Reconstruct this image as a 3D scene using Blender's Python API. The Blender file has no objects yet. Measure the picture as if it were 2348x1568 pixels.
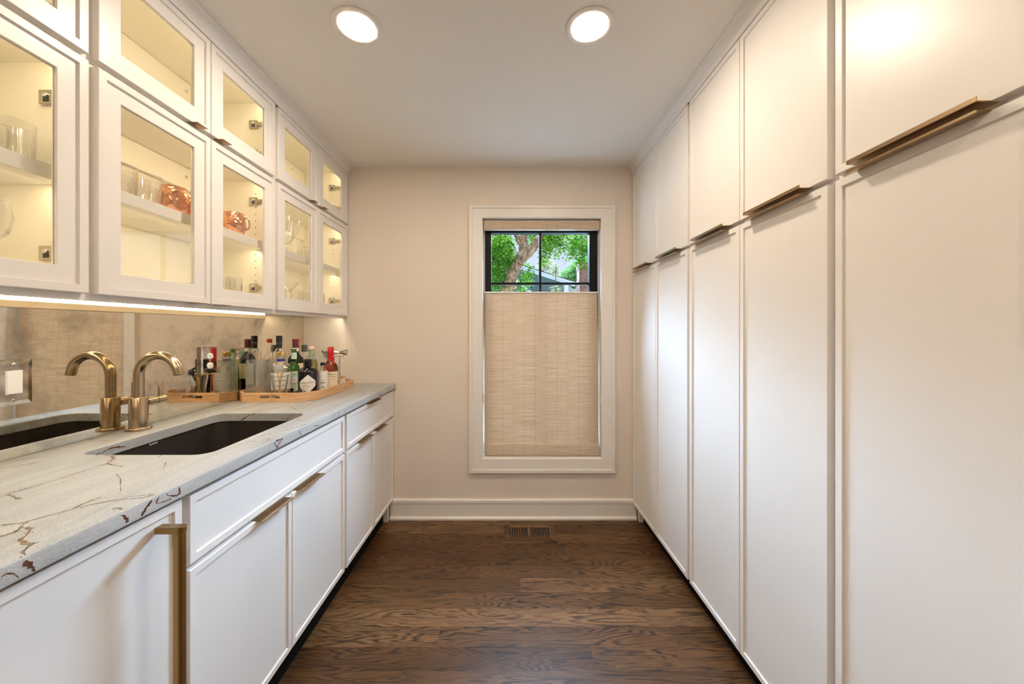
import bpy, bmesh, math, random
from mathutils import Vector
random.seed(7)
PI = math.pi
S = bpy.context.scene
COL = S.collection

# ------------------------------------------------------------------ camera
cam = bpy.data.cameras.new('camera')
cam.sensor_fit = 'HORIZONTAL'; cam.sensor_width = 36.0
cam.lens = 835.0/2348*36
cam.shift_x = 7/2348; cam.shift_y = -27/2348
cam.clip_start = 0.02
camo = bpy.data.objects.new('camera', cam); COL.objects.link(camo)
camo.location = (0, 0, 1.306); camo.rotation_euler = (PI/2, 0, 0)
S.camera = camo
CAM = Vector((0, 0, 1.306))

# ------------------------------------------------------------------ sky, sun, exposure
w = bpy.data.worlds.new('sky'); S.world = w; w.use_nodes = True
bg = w.node_tree.nodes['Background']
bg.inputs[0].default_value = (.68, .77, 1.0, 1); bg.inputs[1].default_value = 1.05
sun = bpy.data.lights.new('soft_sun', 'SUN')
sun.energy = 165.0; sun.angle = math.radians(80); sun.color = (.48, .72, 1.0)
suno = bpy.data.objects.new('soft_sun', sun); COL.objects.link(suno)
d = Vector((-.06, -math.cos(math.radians(53)), -math.sin(math.radians(53))))
suno.rotation_euler = d.to_track_quat('-Z', 'Y').to_euler()
suno.location = (0, 8, 9)
S.view_settings.view_transform = 'Standard'; S.view_settings.look = 'None'
S.view_settings.exposure = 0.0; S.view_settings.gamma = 1.0
S.view_settings.use_curve_mapping = False
S.cycles.transparent_max_bounces = 64; S.cycles.max_bounces = 24; S.cycles.transmission_bounces = 24; S.cycles.glossy_bounces = 8; S.cycles.diffuse_bounces = 6
CAN_W = 236.0          # emission of the recessed lights
LED_W = 36.0          # emission of the LED tape under the wall cabinets
CAB_W = 1.1          # watts of each small light inside the wall cabinets
CAN_C = (1, .835, .65); LED_C = (1, .87, .65); CAB_C = (1, .82, .52)

# ------------------------------------------------------------------ materials
MATS = {}
class NT:
    def __init__(s, name):
        s.m = bpy.data.materials.new(name); s.m.use_nodes = True
        s.t = s.m.node_tree; s.b = s.t.nodes['Principled BSDF']; s.out = s.t.nodes['Material Output']
    def n(s, typ, **kw):
        x = s.t.nodes.new(typ)
        for k, v in kw.items():
            if k.startswith('i_'): x.inputs[k[2:].replace('_', ' ')].default_value = v
            else: setattr(x, k, v)
        return x
    def l(s, a, b): s.t.links.new(a, b)
    def coord(s, scale=(1, 1, 1), rnd=False, out='Object'):
        tc = s.n('ShaderNodeTexCoord'); mp = s.n('ShaderNodeMapping')
        mp.inputs['Scale'].default_value = scale
        s.l(tc.outputs[out], mp.inputs['Vector'])
        if rnd:
            oi = s.n('ShaderNodeObjectInfo'); mu = s.n('ShaderNodeVectorMath', operation='SCALE')
            cv = s.n('ShaderNodeCombineXYZ')
            s.l(oi.outputs['Random'], cv.inputs[0]); s.l(oi.outputs['Random'], cv.inputs[1]); s.l(oi.outputs['Random'], cv.inputs[2])
            s.l(cv.outputs[0], mu.inputs[0]); mu.inputs['Scale'].default_value = 87.3
            s.l(mu.outputs[0], mp.inputs['Location'])
        return mp.outputs[0]
    def noise(s, vec, scale=5, detail=4, rough=.5, dist=0):
        x = s.n('ShaderNodeTexNoise'); x.inputs['Scale'].default_value = scale; x.inputs['Detail'].default_value = detail
        x.inputs['Roughness'].default_value = rough; x.inputs['Distortion'].default_value = dist
        s.l(vec, x.inputs['Vector']); return x.outputs['Fac']
    def ramp(s, fac, stops):
        r = s.n('ShaderNodeValToRGB'); e = r.color_ramp.elements
        while len(e) < len(stops): e.new(.5)
        for i, (p, c) in enumerate(stops):
            e[i].position = p; e[i].color = (*c, 1) if len(c) == 3 else c
        s.l(fac, r.inputs[0]); return r.outputs[0]
    def mix(s, fac, a, b, mode='MIX'):
        x = s.n('ShaderNodeMix', data_type='RGBA', blend_type=mode)
        for sock, v in ((x.inputs[0], fac), (x.inputs[6], a), (x.inputs[7], b)):
            if hasattr(v, 'links') or hasattr(v, 'is_linked'): s.l(v, sock)
            elif isinstance(v, (int, float)): sock.default_value = v
            else: sock.default_value = (*v, 1)
        return x.outputs[2]
    def math(s, op, a, b=None):
        x = s.n('ShaderNodeMath', operation=op)
        for i, v in enumerate((a, b)):
            if v is None: continue
            if hasattr(v, 'is_linked'): s.l(v, x.inputs[i])
            else: x.inputs[i].default_value = v
        return x.outputs[0]
    def bump(s, h, strength=.2, dist=.001):
        x = s.n('ShaderNodeBump'); x.inputs['Strength'].default_value = strength; x.inputs['Distance'].default_value = dist
        s.l(h, x.inputs['Height']); s.l(x.outputs[0], s.b.inputs['Normal'])
    def set(s, **kw):
        for k, v in kw.items():
            k = {'col': 'Base Color', 'rough': 'Roughness', 'metal': 'Metallic', 'ior': 'IOR', 'trans': 'Transmission Weight', 'coat': 'Coat Weight',
                 'emis': 'Emission Color', 'estr': 'Emission Strength', 'spec': 'Specular IOR Level', 'coatr': 'Coat Roughness'}[k]
            if hasattr(v, 'is_linked'): s.l(v, s.b.inputs[k])
            elif isinstance(v, tuple): s.b.inputs[k].default_value = (*v, 1)
            else: s.b.inputs[k].default_value = v
        return s

def paint(name, col, rough=.4, var=.03, scale=6, bump=0, spec=.5):
    n = NT(name); v = n.coord()
    f = n.noise(v, scale, 3)
    lo = tuple(c*(1-var) for c in col); hi = tuple(min(1, c*(1+var)) for c in col)
    n.set(col=n.ramp(f, [(.3, lo), (.7, hi)]), rough=rough, spec=spec)
    if bump: n.bump(n.noise(v, 260, 3), bump, .0006)
    MATS[name] = n.m; return n.m
def metal(name, col, rough=.28, brush=None, var=.12):
    n = NT(name)
    v = n.coord(brush or (40, 40, 40)); f = n.noise(v, 6, 3)
    n.set(col=n.ramp(f, [(.3, tuple(c*(1-var) for c in col)), (.7, col)]), metal=1.0, rough=rough)
    MATS[name] = n.m; return n.m
def emit(name, col, strength):
    n = NT(name); n.set(col=(.9, .9, .9), emis=col, estr=strength); MATS[name] = n.m; return n.m
def glass(name, col=(1, 1, 1), rough=0.0, ior=1.45):
    n = NT(name); f = n.noise(n.coord(), 9, 2)
    n.set(col=n.ramp(f, [(.2, tuple(c*.985 for c in col)), (.8, col)]), rough=rough, trans=1.0, ior=ior)
    MATS[name] = n.m; return n.m
def thin_glass(name, tint=(.97, .98, .97), refl=1.0, haze=0.0):
    n = NT(name); t = n.t
    tr = n.n('ShaderNodeBsdfTransparent'); tr.inputs[0].default_value = (*tint, 1)
    gl = n.n('ShaderNodeBsdfGlossy'); gl.inputs['Roughness'].default_value = .01
    lw = n.n('ShaderNodeLayerWeight'); lw.inputs[0].default_value = .5
    fr = n.math('ADD', n.math('MULTIPLY', n.math('POWER', lw.outputs['Facing'], 5.0), .96), .043)   # Schlick, the same from both sides
    nz = n.noise(n.coord((1, 1, 1)), 14, 2)
    fac = n.math('MULTIPLY', fr, n.math('ADD', n.math('MULTIPLY', nz, .04*refl), refl))
    mx = n.n('ShaderNodeMixShader'); n.l(fac, mx.inputs[0]); n.l(tr.outputs[0], mx.inputs[1]); n.l(gl.outputs[0], mx.inputs[2])
    res = mx.outputs[0]
    if haze:
        df = n.n('ShaderNodeBsdfTranslucent'); df.inputs[0].default_value = (.95, .95, .93, 1)
        m2 = n.n('ShaderNodeMixShader'); m2.inputs[0].default_value = haze
        n.l(res, m2.inputs[1]); n.l(df.outputs[0], m2.inputs[2]); res = m2.outputs[0]
    n.l(res, n.out.inputs[0]); MATS[name] = n.m; return n.m

M_cab = paint('satin_white_paint', (.80, .775, .745), .34, .012, 3)
M_cabin = paint('cream_cabinet_interior', (.86, .82, .72), .45, .012, 3)
M_wall = paint('warm_wall_paint', (.755, .675, .59), .6, .015, 2, .08)
M_ceil = paint('ceiling_paint', (.80, .775, .74), .8, .012, 2, .05)
M_trim = paint('trim_paint', (.80, .765, .715), .38, .01, 3)
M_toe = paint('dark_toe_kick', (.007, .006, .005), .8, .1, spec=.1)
M_black = paint('black_window_paint', (.004, .004, .005), .45, .1, spec=.2)
M_blackp = paint('black_cap', (.012, .012, .013), .3, .1)
M_white = paint('white_plastic', (.86, .85, .83), .3, .01)
M_paper = paint('white_label_paper', (.80, .79, .75), .55, .03, 40)
M_cream = paint('cream_label_paper', (.78, .66, .46), .55, .05, 40)
M_green_lab = paint('green_label_print', (.45, .62, .50), .5, .3, 90)
M_ink = paint('black_ink', (.02, .02, .022), .5, .1)
M_bluecap = paint('blue_band', (.02, .035, .33), .35, .1)
M_redwax = paint('red_wax', (.62, .012, .014), .3, .12, 30)
M_redcap = paint('red_cap', (.50, .05, .035), .35, .1)
M_burg = paint('burgundy_capsule', (.10, .012, .018), .35, .15)
M_cork = paint('pale_cork', (.72, .50, .40), .6, .1, 60)
M_greycap = paint('grey_knurled_cap', (.09, .09, .085), .4, .3, 90)
M_bronze = metal('bronze_pull', (.50, .35, .21), .24, (5, 200, 200))
M_brass = metal('brushed_brass', (.50, .385, .25), .24, (300, 300, 6))
M_brassh = metal('brushed_brass_bar', (.42, .265, .10), .36, (300, 300, 4))
M_gold = metal('gold', (.85, .56, .20), .22)
M_chrome = metal('chrome', (.82, .81, .79), .10)
M_nickel = metal('nickel_hinge', (.62, .57, .48), .25)
M_steel = metal('brushed_steel', (.78, .76, .73), .38)
M_dark = paint('dark_recess', (.012, .011, .01), .7, .1)
M_glass = glass('clear_glass'); M_glassg = glass('pale_green_glass', (.80, .93, .86))
M_fluted = thin_glass('fluted_glass', (.94, .95, .935), 3.0, .05)
M_greenb = glass('green_bottle_glass', (.10, .42, .07)); M_darkb = glass('dark_bottle_glass', (.012, .022, .014))
M_amber = glass('amber_spirit', (.42, .07, .012)); M_gold_liq = glass('golden_spirit', (.80, .60, .20))
M_blackglass = paint('black_bottle_glass', (.006, .006, .009), .08, .1)
M_pane = thin_glass('cabinet_glass_pane', (.985, .985, .97), 1.5)
M_wpane = thin_glass('window_glass_pane', (.985, .99, .99), .012)
M_tumb = thin_glass('thin_tumbler_glass', (.992, .991, .987), 2.6, .03)
M_led = emit('led_emitter', LED_C, LED_W)
M_tan = paint('tan_led_channel', (.50, .38, .23), .5, .04)
M_lens = emit('led_lens', (1, .86, .62), 1.7)
M_can = emit('can_diffuser', CAN_C, CAN_W)

def m_copper():
    n = NT('hammered_copper'); v = n.coord()
    vo = n.n('ShaderNodeTexVoronoi'); vo.inputs['Scale'].default_value = 75; n.l(v, vo.inputs['Vector'])
    n.set(col=n.ramp(n.noise(v, 30, 2), [(.3, (.72, .31, .17)), (.7, (.90, .48, .30))]), metal=1.0, rough=.16)
    n.bump(vo.outputs['Distance'], .8, .004); return n.m
M_copper = m_copper()

def m_mirror():
    n = NT('antique_mirror'); v = n.coord((1, 1, 1))
    f1 = n.noise(v, 5.5, 5, .62, .6); f2 = n.noise(v, 38, 4, .7)
    f = n.math('ADD', n.math('MULTIPLY', f1, .8), n.math('MULTIPLY', f2, .2))
    k = n.ramp(f, [(.49, (0, 0, 0)), (.74, (1, 1, 1))])
    n.set(col=n.mix(k, (.80, .75, .64), (.36, .34, .29)), metal=1.0, rough=n.math('ADD', n.math('MULTIPLY', k, .12), .008))
    return n.m
M_mirror = m_mirror()
def m_mirror_plain():
    n = NT('mirrored_plate'); f = n.noise(n.coord(), 30, 4)
    n.set(col=n.ramp(f, [(.35, (.45, .40, .34)), (.65, (.82, .80, .76))]), metal=1.0, rough=.05); return n.m
M_mplate = m_mirror_plain()

def m_oak():
    n = NT('dark_stained_oak')
    v = n.coord((1.0, 8.5, 1), True)
    f = n.noise(v, 1.35, 2, .45, .35)
    jag = n.noise(n.coord((14, 130, 1), True), 1.6, 3, .6)
    c = n.math('ADD', n.math('MULTIPLY', f, 20.0), n.math('MULTIPLY', jag, .75)); c = n.math('FRACT', c)
    lines = n.ramp(c, [(.0, (0, 0, 0)), (.40, (.04, .04, .04)), (.60, (.80, .80, .80)), (.80, (1, 1, 1)), (.95, (.25, .25, .25)), (1.0, (0, 0, 0))])
    brk = n.ramp(n.noise(n.coord((1.3, 6, 1), True), 2.2, 3, .6), [(.36, (.35, .35, .35)), (.56, (1, 1, 1))])
    lines = n.mix(1.0, lines, brk, 'MULTIPLY')
    pores = n.ramp(n.noise(n.coord((9, 260, 1), True), 3.0, 3, .6), [(.40, (.80, .80, .80)), (.62, (0, 0, 0))])
    oi = n.n('ShaderNodeObjectInfo')
    base = n.ramp(oi.outputs['Random'], [(0, (.118, .052, .017)), (.5, (.178, .085, .031)), (1, (.285, .152, .066))])
    tone = n.ramp(n.noise(n.coord((1.6, 5, 1), True), 1.3, 2), [(.3, (.78, .78, .78)), (.7, (1.22, 1.2, 1.18))])
    base = n.mix(1.0, base, tone, 'MULTIPLY')
    col = n.mix(n.math('MULTIPLY', pores, .62), base, (.026, .012, .005))
    col = n.mix(n.math('MULTIPLY', lines, .94), col, (.014, .006, .0025))
    n.set(col=col, rough=n.math('ADD', n.math('MULTIPLY', lines, .10), .37), spec=.30)
    n.bump(lines, .25, .0006); n.b.inputs['Normal'].is_linked
    return n.m
M_oak = m_oak()

def m_lightwood():
    n = NT('pale_beech'); v = n.coord((4, 4, 40), True)
    f = n.noise(v, 2.2, 4, .55, .4)
    n.set(col=n.ramp(f, [(.3, (.52, .285, .125)), (.5, (.66, .395, .20)), (.7, (.73, .47, .26))]), rough=.42); return n.m
M_beech = m_lightwood()

def m_quartz():
    n = NT('grey_quartzite'); v = n.coord()
    vs = n.coord((7, 1.1, 5))
    st = n.noise(vs, 2.4, 5, .6, .7); sp = n.noise(v, 420, 2, .6); cl = n.noise(v, 3.1, 3)
    a = n.ramp(st, [(.30, (.33, .33, .315)), (.5, (.43, .43, .415)), (.72, (.55, .545, .52))])
    b = n.mix(n.math('MULTIPLY', cl, .45), a, (.38, .41, .43))
    spk = n.ramp(sp, [(.35, (.80, .80, .80)), (.65, (1.08, 1.08, 1.08))])
    col = n.mix(1.0, b, spk, 'MULTIPLY')
    # hairline rust threads in the stone
    vo = n.n('ShaderNodeTexVoronoi', feature='DISTANCE_TO_EDGE'); vo.inputs['Scale'].default_value = 2.3
    wv = n.n('ShaderNodeVectorMath', operation='ADD')
    nz = n.n('ShaderNodeTexNoise'); nz.inputs['Scale'].default_value = 6; nz.inputs['Detail'].default_value = 5; n.l(v, nz.inputs['Vector'])
    sc = n.n('ShaderNodeVectorMath', operation='SCALE'); sc.inputs['Scale'].default_value = .35; n.l(nz.outputs['Color'], sc.inputs[0])
    n.l(n.coord((2.2, .8, 1)), wv.inputs[0]); n.l(sc.outputs[0], wv.inputs[1]); n.l(wv.outputs[0], vo.inputs['Vector'])
    th = n.ramp(vo.outputs['Distance'], [(.0, (1, 1, 1)), (.012, (0, 0, 0))])
    gate = n.ramp(n.noise(v, 4.3, 2), [(.48, (0, 0, 0)), (.62, (.7, .7, .7))])
    col = n.mix(n.mix(1.0, th, gate, 'MULTIPLY'), col, (.34, .25, .16))
    n.set(col=col, rough=.34, spec=.5)
    n.bump(sp, .08, .0005); return n.m
M_quartz = m_quartz()
def m_vein(name, a, b):
    n = NT(name); v = n.coord()
    n.set(col=n.ramp(n.noise(v, 70, 4, .7), [(.35, a), (.5, tuple((x+y)/2 for x, y in zip(a, b))), (.65, b)]), rough=.4); return n.m
M_vein = m_vein('brown_vein', (.10, .052, .026), (.27, .19, .12))
M_veind = m_vein('dark_vein', (.030, .016, .010), (.16, .055, .02))
def m_sink():
    n = NT('dark_composite'); v = n.coord()
    n.set(col=n.ramp(n.noise(v, 500, 2, .6), [(.4, (.022, .017, .014)), (.66, (.042, .034, .029))]), rough=.36); return n.m
M_sink = m_sink()

def m_blind():
    n = NT('woven_grass_shade')
    v = n.coord((5, 5, 260)); f = n.noise(v, 1.0, 5, .65)
    v2 = n.coord((16, 16, 900)); f2 = n.noise(v2, 1.0, 3, .6)
    ff = n.math('ADD', n.math('MULTIPLY', f, .6), n.math('MULTIPLY', f2, .4))
    col = n.ramp(ff, [(.30, (.36, .26, .165)), (.42, (.55, .425, .30)), (.56, (.69, .565, .44)), (.72, (.82, .71, .59))])
    # darker vertical lines, one every 76 mm
    tc = n.n('ShaderNodeTexCoord'); sx = n.n('ShaderNodeSeparateXYZ'); n.l(tc.outputs['Object'], sx.inputs[0])
    fr = n.math('FRACT', n.math('ADD', n.math('MULTIPLY', sx.outputs[0], 1/.0762), 50.05))
    th = n.math('LESS_THAN', n.math('ABSOLUTE', n.math('SUBTRACT', fr, .5)), .05)
    col = n.mix(n.math('MULTIPLY', th, .16), col, (.34, .24, .15))
    df = n.n('ShaderNodeBsdfDiffuse'); tl = n.n('ShaderNodeBsdfTranslucent'); n.l(col, df.inputs[0]); n.l(col, tl.inputs[0])
    mx = n.n('ShaderNodeMixShader'); mx.inputs[0].default_value = .15
    n.l(df.outputs[0], mx.inputs[1]); n.l(tl.outputs[0], mx.inputs[2]); n.l(mx.outputs[0], n.out.inputs[0])
    b = n.n('ShaderNodeBump'); b.inputs['Strength'].default_value = .5; b.inputs['Distance'].default_value = .001
    n.l(ff, b.inputs['Height']); n.l(b.outputs[0], df.inputs['Normal'])
    return n.m
M_blind = m_blind()

def m_leaf(name, a, b, c):
    n = NT(name); v = n.coord()
    col = n.ramp(n.noise(v, 7, 3, .7), [(.32, a), (.5, b), (.68, c)])
    df = n.n('ShaderNodeBsdfDiffuse'); tl = n.n('ShaderNodeBsdfTranslucent'); n.l(col, df.inputs[0]); n.l(col, tl.inputs[0])
    mx = n.n('ShaderNodeMixShader'); mx.inputs[0].default_value = .5
    n.l(df.outputs[0], mx.inputs[1]); n.l(tl.outputs[0], mx.inputs[2]); n.l(mx.outputs[0], n.out.inputs[0]); return n.m
M_leaf = m_leaf('green_leaf', (.008, .028, .003), (.030, .078, .005), (.095, .145, .013))
M_leaf2 = m_leaf('pale_leaf', (.03, .075, .012), (.055, .11, .024), (.09, .145, .05))
M_leaf3 = m_leaf('yellow_leaf', (.075, .075, .025), (.11, .105, .045), (.13, .13, .075))
def m_bark():
    n = NT('rough_bark'); v = n.coord((1, 1, .35))
    f = n.noise(v, 30, 6, .72, .5)
    n.set(col=n.ramp(f, [(.36, (.035, .016, .007)), (.52, (.20, .105, .048)), (.68, (.40, .245, .125))]), rough=.9)
    n.bump(f, 1.0, .03); return n.m
M_bark = m_bark()
M_siding = paint('grey_green_siding', (.105, .14, .13), .6, .06, 3)
M_rake = paint('white_rake', (.55, .56, .55), .5, .02)
M_roof = paint('grey_shingle', (.07, .075, .075), .9, .25, 30)
M_soff = paint('cream_soffit', (.26, .26, .21), .6, .03)
M_brick = paint('red_brick', (.20, .085, .058), .85, .4, 12)
M_mortar = paint('mortar', (.19, .15, .125), .9, .1, 20)
M_lawn = paint('pale_patio_paving', (.13, .13, .125), .95, .15, 2)

# ------------------------------------------------------------------ mesh building
class MB:
    def __init__(s): s.v = []; s.f = []
    def add(s, vs, fs):
        o = len(s.v); s.v += [tuple(p) for p in vs]; s.f += [tuple(i+o for i in f) for f in fs]; return s
    def box(s, x0, x1, y0, y1, z0, z1):
        vs = [(x, y, z) for x in (x0, x1) for y in (y0, y1) for z in (z0, z1)]
        return s.add(vs, [(0, 1, 3, 2), (4, 6, 7, 5), (0, 4, 5, 1), (2, 3, 7, 6), (0, 2, 6, 4), (1, 5, 7, 3)])
    def prism(s, pts, P, w0, w1):
        n = len(pts); vs = [P(u, v, w0) for u, v in pts]+[P(u, v, w1) for u, v in pts]
        return s.add(vs, [tuple(range(n-1, -1, -1)), tuple(range(n, 2*n))]+[(i, (i+1) % n, n+(i+1) % n, n+i) for i in range(n)])
    def rings(s, P, u0, u1, v0, v1, seq, cap=True, closed=False):
        o = []
        vs = []
        for ins, w in seq:
            a, b = ins if isinstance(ins, tuple) else (ins, ins)
            vs += [P(u0+a, v0+b, w), P(u1-a, v0+b, w), P(u1-a, v1-b, w), P(u0+a, v1-b, w)]
        n = len(seq); fs = []
        for k in range(n if closed else n-1):
            a = 4*k; b = 4*((k+1) % n)
            for i in range(4): fs.append((a+i, a+(i+1) % 4, b+(i+1) % 4, b+i))
        if cap and not closed: fs += [(3, 2, 1, 0), (4*n-4, 4*n-3, 4*n-2, 4*n-1)]
        return s.add(vs, fs)
    def hole_plate(s, P, u0, u1, v0, v1, a0, a1, b0, b1, w0, w1):
        vs = []
        for w in (w0, w1):
            vs += [P(u0, v0, w), P(u1, v0, w), P(u1, v1, w), P(u0, v1, w), P(a0, b0, w), P(a1, b0, w), P(a1, b1, w), P(a0, b1, w)]
        fs = []
        for i in range(4):
            j = (i+1) % 4
            fs += [(i, j, 4+j, 4+i), (8+j, 8+i, 12+i, 12+j), (j, i, 8+i, 8+j), (4+i, 4+j, 12+j, 12+i)]
        return s.add(vs, fs)
    def lathe(s, c, prof, seg=32, mod=None, a0=0, a1=None, axis='Z'):
        full = a1 is None
        n = seg if full else seg+1; vs = []
        for r, z in prof:
            for i in range(n):
                a = 2*PI*i/seg if full else a0+(a1-a0)*i/seg
                rr = r*(mod(a, z) if mod else 1)
                p = (rr*math.cos(a), rr*math.sin(a), z)
                if axis == 'X': p = (p[2], p[0], p[1])
                if axis == 'Y': p = (p[0], p[2], p[1])
                vs.append((c[0]+p[0], c[1]+p[1], c[2]+p[2]))
        fs = []
        for k in range(len(prof)-1):
            for i in range(n if full else n-1):
                j = (i+1) % n
                fs.append((k*n+i, k*n+j, (k+1)*n+j, (k+1)*n+i))
        if full:
            m = len(prof)-1
            if prof[0][0] > 1e-6: fs.append(tuple(range(n-1, -1, -1)))
            if prof[-1][0] > 1e-6: fs.append(tuple(m*n+i for i in range(n)))
        return s.add(vs, fs)
    def tube(s, pts, r, seg=14, cap=True):
        pts = [Vector(p) for p in pts]; n = len(pts); rs = r if isinstance(r, (list, tuple)) else [r]*n
        vs = []; up = None
        for i, p in enumerate(pts):
            t = ((pts[min(i+1, n-1)]-pts[max(i-1, 0)])).normalized()
            if up is None:
                up = Vector((0, 0, 1)) if abs(t.z) < .9 else Vector((0, 1, 0))
            a = (up-t*up.dot(t)).normalized(); b = t.cross(a); up = a
            for k in range(seg):
                g = 2*PI*k/seg; q = p+(a*math.cos(g)+b*math.sin(g))*rs[i]; vs.append(tuple(q))
        fs = [(k*seg+i, k*seg+(i+1) % seg, (k+1)*seg+(i+1) % seg, (k+1)*seg+i) for k in range(n-1) for i in range(seg)]
        if cap: fs += [tuple(range(seg-1, -1, -1)), tuple((n-1)*seg+i for i in range(seg))]
        return s.add(vs, fs)

def wo(o):
    p = Vector((0, 0, 0))
    while o is not None: p += o.location; o = o.parent
    return p
def obj(name, mb, mat, parent=None, org=None, bev=0, smooth=None, fix=True, kind=None, weld=False):
    if parent is not None: base = wo(parent); org = base if org is None else Vector(org)
    else:
        base = Vector((0, 0, 0))
        if org is None:
            xs, ys, zs = zip(*mb.v); org = Vector(((min(xs)+max(xs))/2, (min(ys)+max(ys))/2, min(zs)))
        else: org = Vector(org)
    me = bpy.data.meshes.new(name)
    me.from_pydata([tuple(Vector(p)-org) for p in mb.v], [], mb.f)
    if fix or bev or weld:
        bm = bmesh.new(); bm.from_mesh(me)
        bmesh.ops.remove_doubles(bm, verts=bm.verts, dist=1e-6)
        if fix: bmesh.ops.recalc_face_normals(bm, faces=bm.faces)
        if bev: 
            es = [e for e in bm.edges if len(e.link_faces) == 2 and e.calc_face_angle(0) > .6]
            bmesh.ops.bevel(bm, geom=es, offset=bev, segments=2, affect='EDGES', clamp_overlap=True)
        bm.to_mesh(me); bm.free()
    if smooth:
        me.shade_smooth(); me.set_sharp_from_angle(angle=math.radians(smooth))
    me.materials.append(mat)
    o = bpy.data.objects.new(name, me); COL.objects.link(o)
    if parent is not None: o.parent = parent
    o.location = org-base
    if kind: o['kind'] = kind
    return o
def thing(name, label, cat, loc=(0, 0, 0), group=None):
    o = bpy.data.objects.new(name, None); COL.objects.link(o); o.location = loc
    o.empty_display_size = .05
    return tag(o, label, cat, group)
def tag(o, label, cat, group=None):
    o['label'] = label; o['category'] = cat
    if group: o['group'] = group
    return o
def struct(name, loc=(0, 0, 0)):
    o = bpy.data.objects.new(name, None); COL.objects.link(o); o.location = loc; o['kind'] = 'structure'; return o
def copy_tree(o, parent=None):
    c = o.copy(); COL.objects.link(c)
    if parent is not None: c.parent = parent
    for ch in list(o.children): copy_tree(ch, c)
    return c

D = 2.53                       # back wall
XR, XB, XU, XW, XM = .858, -.80, -1.118, -1.433, -1.423
PL = lambda X: (lambda u, v, w: (X+w, u, v))     # plane facing +X
PR = lambda X: (lambda u, v, w: (X-w, u, v))     # plane facing -X
PB = lambda Y: (lambda u, v, w: (u, Y-w, v))     # plane facing -Y
PT = lambda Z: (lambda u, v, w: (u, v, Z+w))     # plane facing up

# ------------------------------------------------------------------ room shell
def shell(name, x0, x1, y0, y1, z0, z1, m):
    return obj(name, MB().box(x0, x1, y0, y1, z0, z1), m, kind='structure')
shell('ceiling', -1.6, 1.62, -2.35, D+.16, 2.442, 2.60, M_ceil)
shell('wall_left', -1.6, XW, -2.35, D, -.3, 2.442, M_wall)
shell('wall_right', 1.46, 1.62, -2.35, D, -.3, 2.442, M_wall)
shell('wall_front', XW, 1.46, -2.35, -2.2, -.3, 2.442, M_wall)
IX0, IX1, IZ0, IZ1 = -.182, .639, .424, 2.081      # window opening
OX0, OX1, OZ0, OZ1 = -.273, .7297, .324, 2.1635    # outside of the casing
obj('wall_back', MB().hole_plate(PB(D), -1.6, 1.62, -.3, 2.442, IX0-.012, IX1+.012, IZ0-.012, IZ1+.012, 0, -.16), M_wall, kind='structure')

# floor with its planks
M_sub = paint('dark_subfloor', (.02, .010, .005), .6, .1)
fl = obj('floor', MB().box(XW, 1.46, -2.2, D, -.12, -.005), M_sub, kind='structure', org=(0, 0, -.12))
RX0, RX1, RY0, RY1 = -.035, .300, 2.262, 2.443     # floor register cut-out
brk = {2: [.23], 3: [.34], 5: [-.155], 6: [.06], 7: [.66], 8: [.62], 9: [-.30, .70], 10: [.335], 11: [-.41], 12: [-.2]}
edges = [D-.014]+[2.443-.1047*k for k in range(0, 46)]
for k in range(len(edges)-1):
    y1, y0 = edges[k], max(edges[k+1], -2.2)
    if y1 <= -2.19: break
    xs = [-.853]+brk.get(k, [random.uniform(-.5, .1), random.uniform(.3, .7)] if k % 2 else [random.uniform(-.2, .45)])+[.913]
    for a, b in zip(xs, xs[1:]):
        segs = [(a, b, y0, y1)]
        if y1 > RY0 and y0 < RY1-.0005:                  # let the register in
            segs = []
            if a < RX0: segs.append((a, min(b, RX0), y0, y1))
            if b > RX1: segs.append((max(a, RX1), b, y0, y1))
            if y0 < RY0 and a < RX1 and b > RX0: segs.append((max(a, RX0), min(b, RX1), y0, RY0))
        for (p, q, r, s_) in segs:
            g = .0003
            obj('plank', MB().rings(PT(0), p+g, q-g, r+g, s_-g, [(0, -.0045), (0, random.uniform(-.0003, .0002))]), M_oak, fl, org=((p+q)/2, (r+s_)/2, -.005))

# baseboard on the back wall
bb = MB(); prof = [(0, 0), (.030, 0), (.030, .012), (.022, .020), (.017, .022), (.017, .108), (.021, .112), (.021, .132), (.014, .139), (0, .139)]
bb.prism(prof, lambda u, v, w: (w, D-u, v), -.82, .88)
obj('baseboard_back', bb, M_trim, kind='structure')

# crown moulding over the two cabinet runs
def crown(name, X, sgn, z0, y0):
    p = [(0, 0), (.006, 0), (.010, .006)]+[(.010+.030*(1-math.cos(t)), .006+.034*math.sin(t)) for t in [i*PI/12 for i in range(1, 7)]]+[(.046, .042), (.046, 2.442-z0), (0, 2.442-z0)]
    obj(name, MB().prism(p, lambda u, v, w: (X+sgn*u, w, z0+v), y0, D), M_cab, kind='structure', smooth=35)
crown('trim_1', XU-.004, 1, 2.392, .20)
crown('trim_2', XR+.004, -1, 2.396, -.20)

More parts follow.
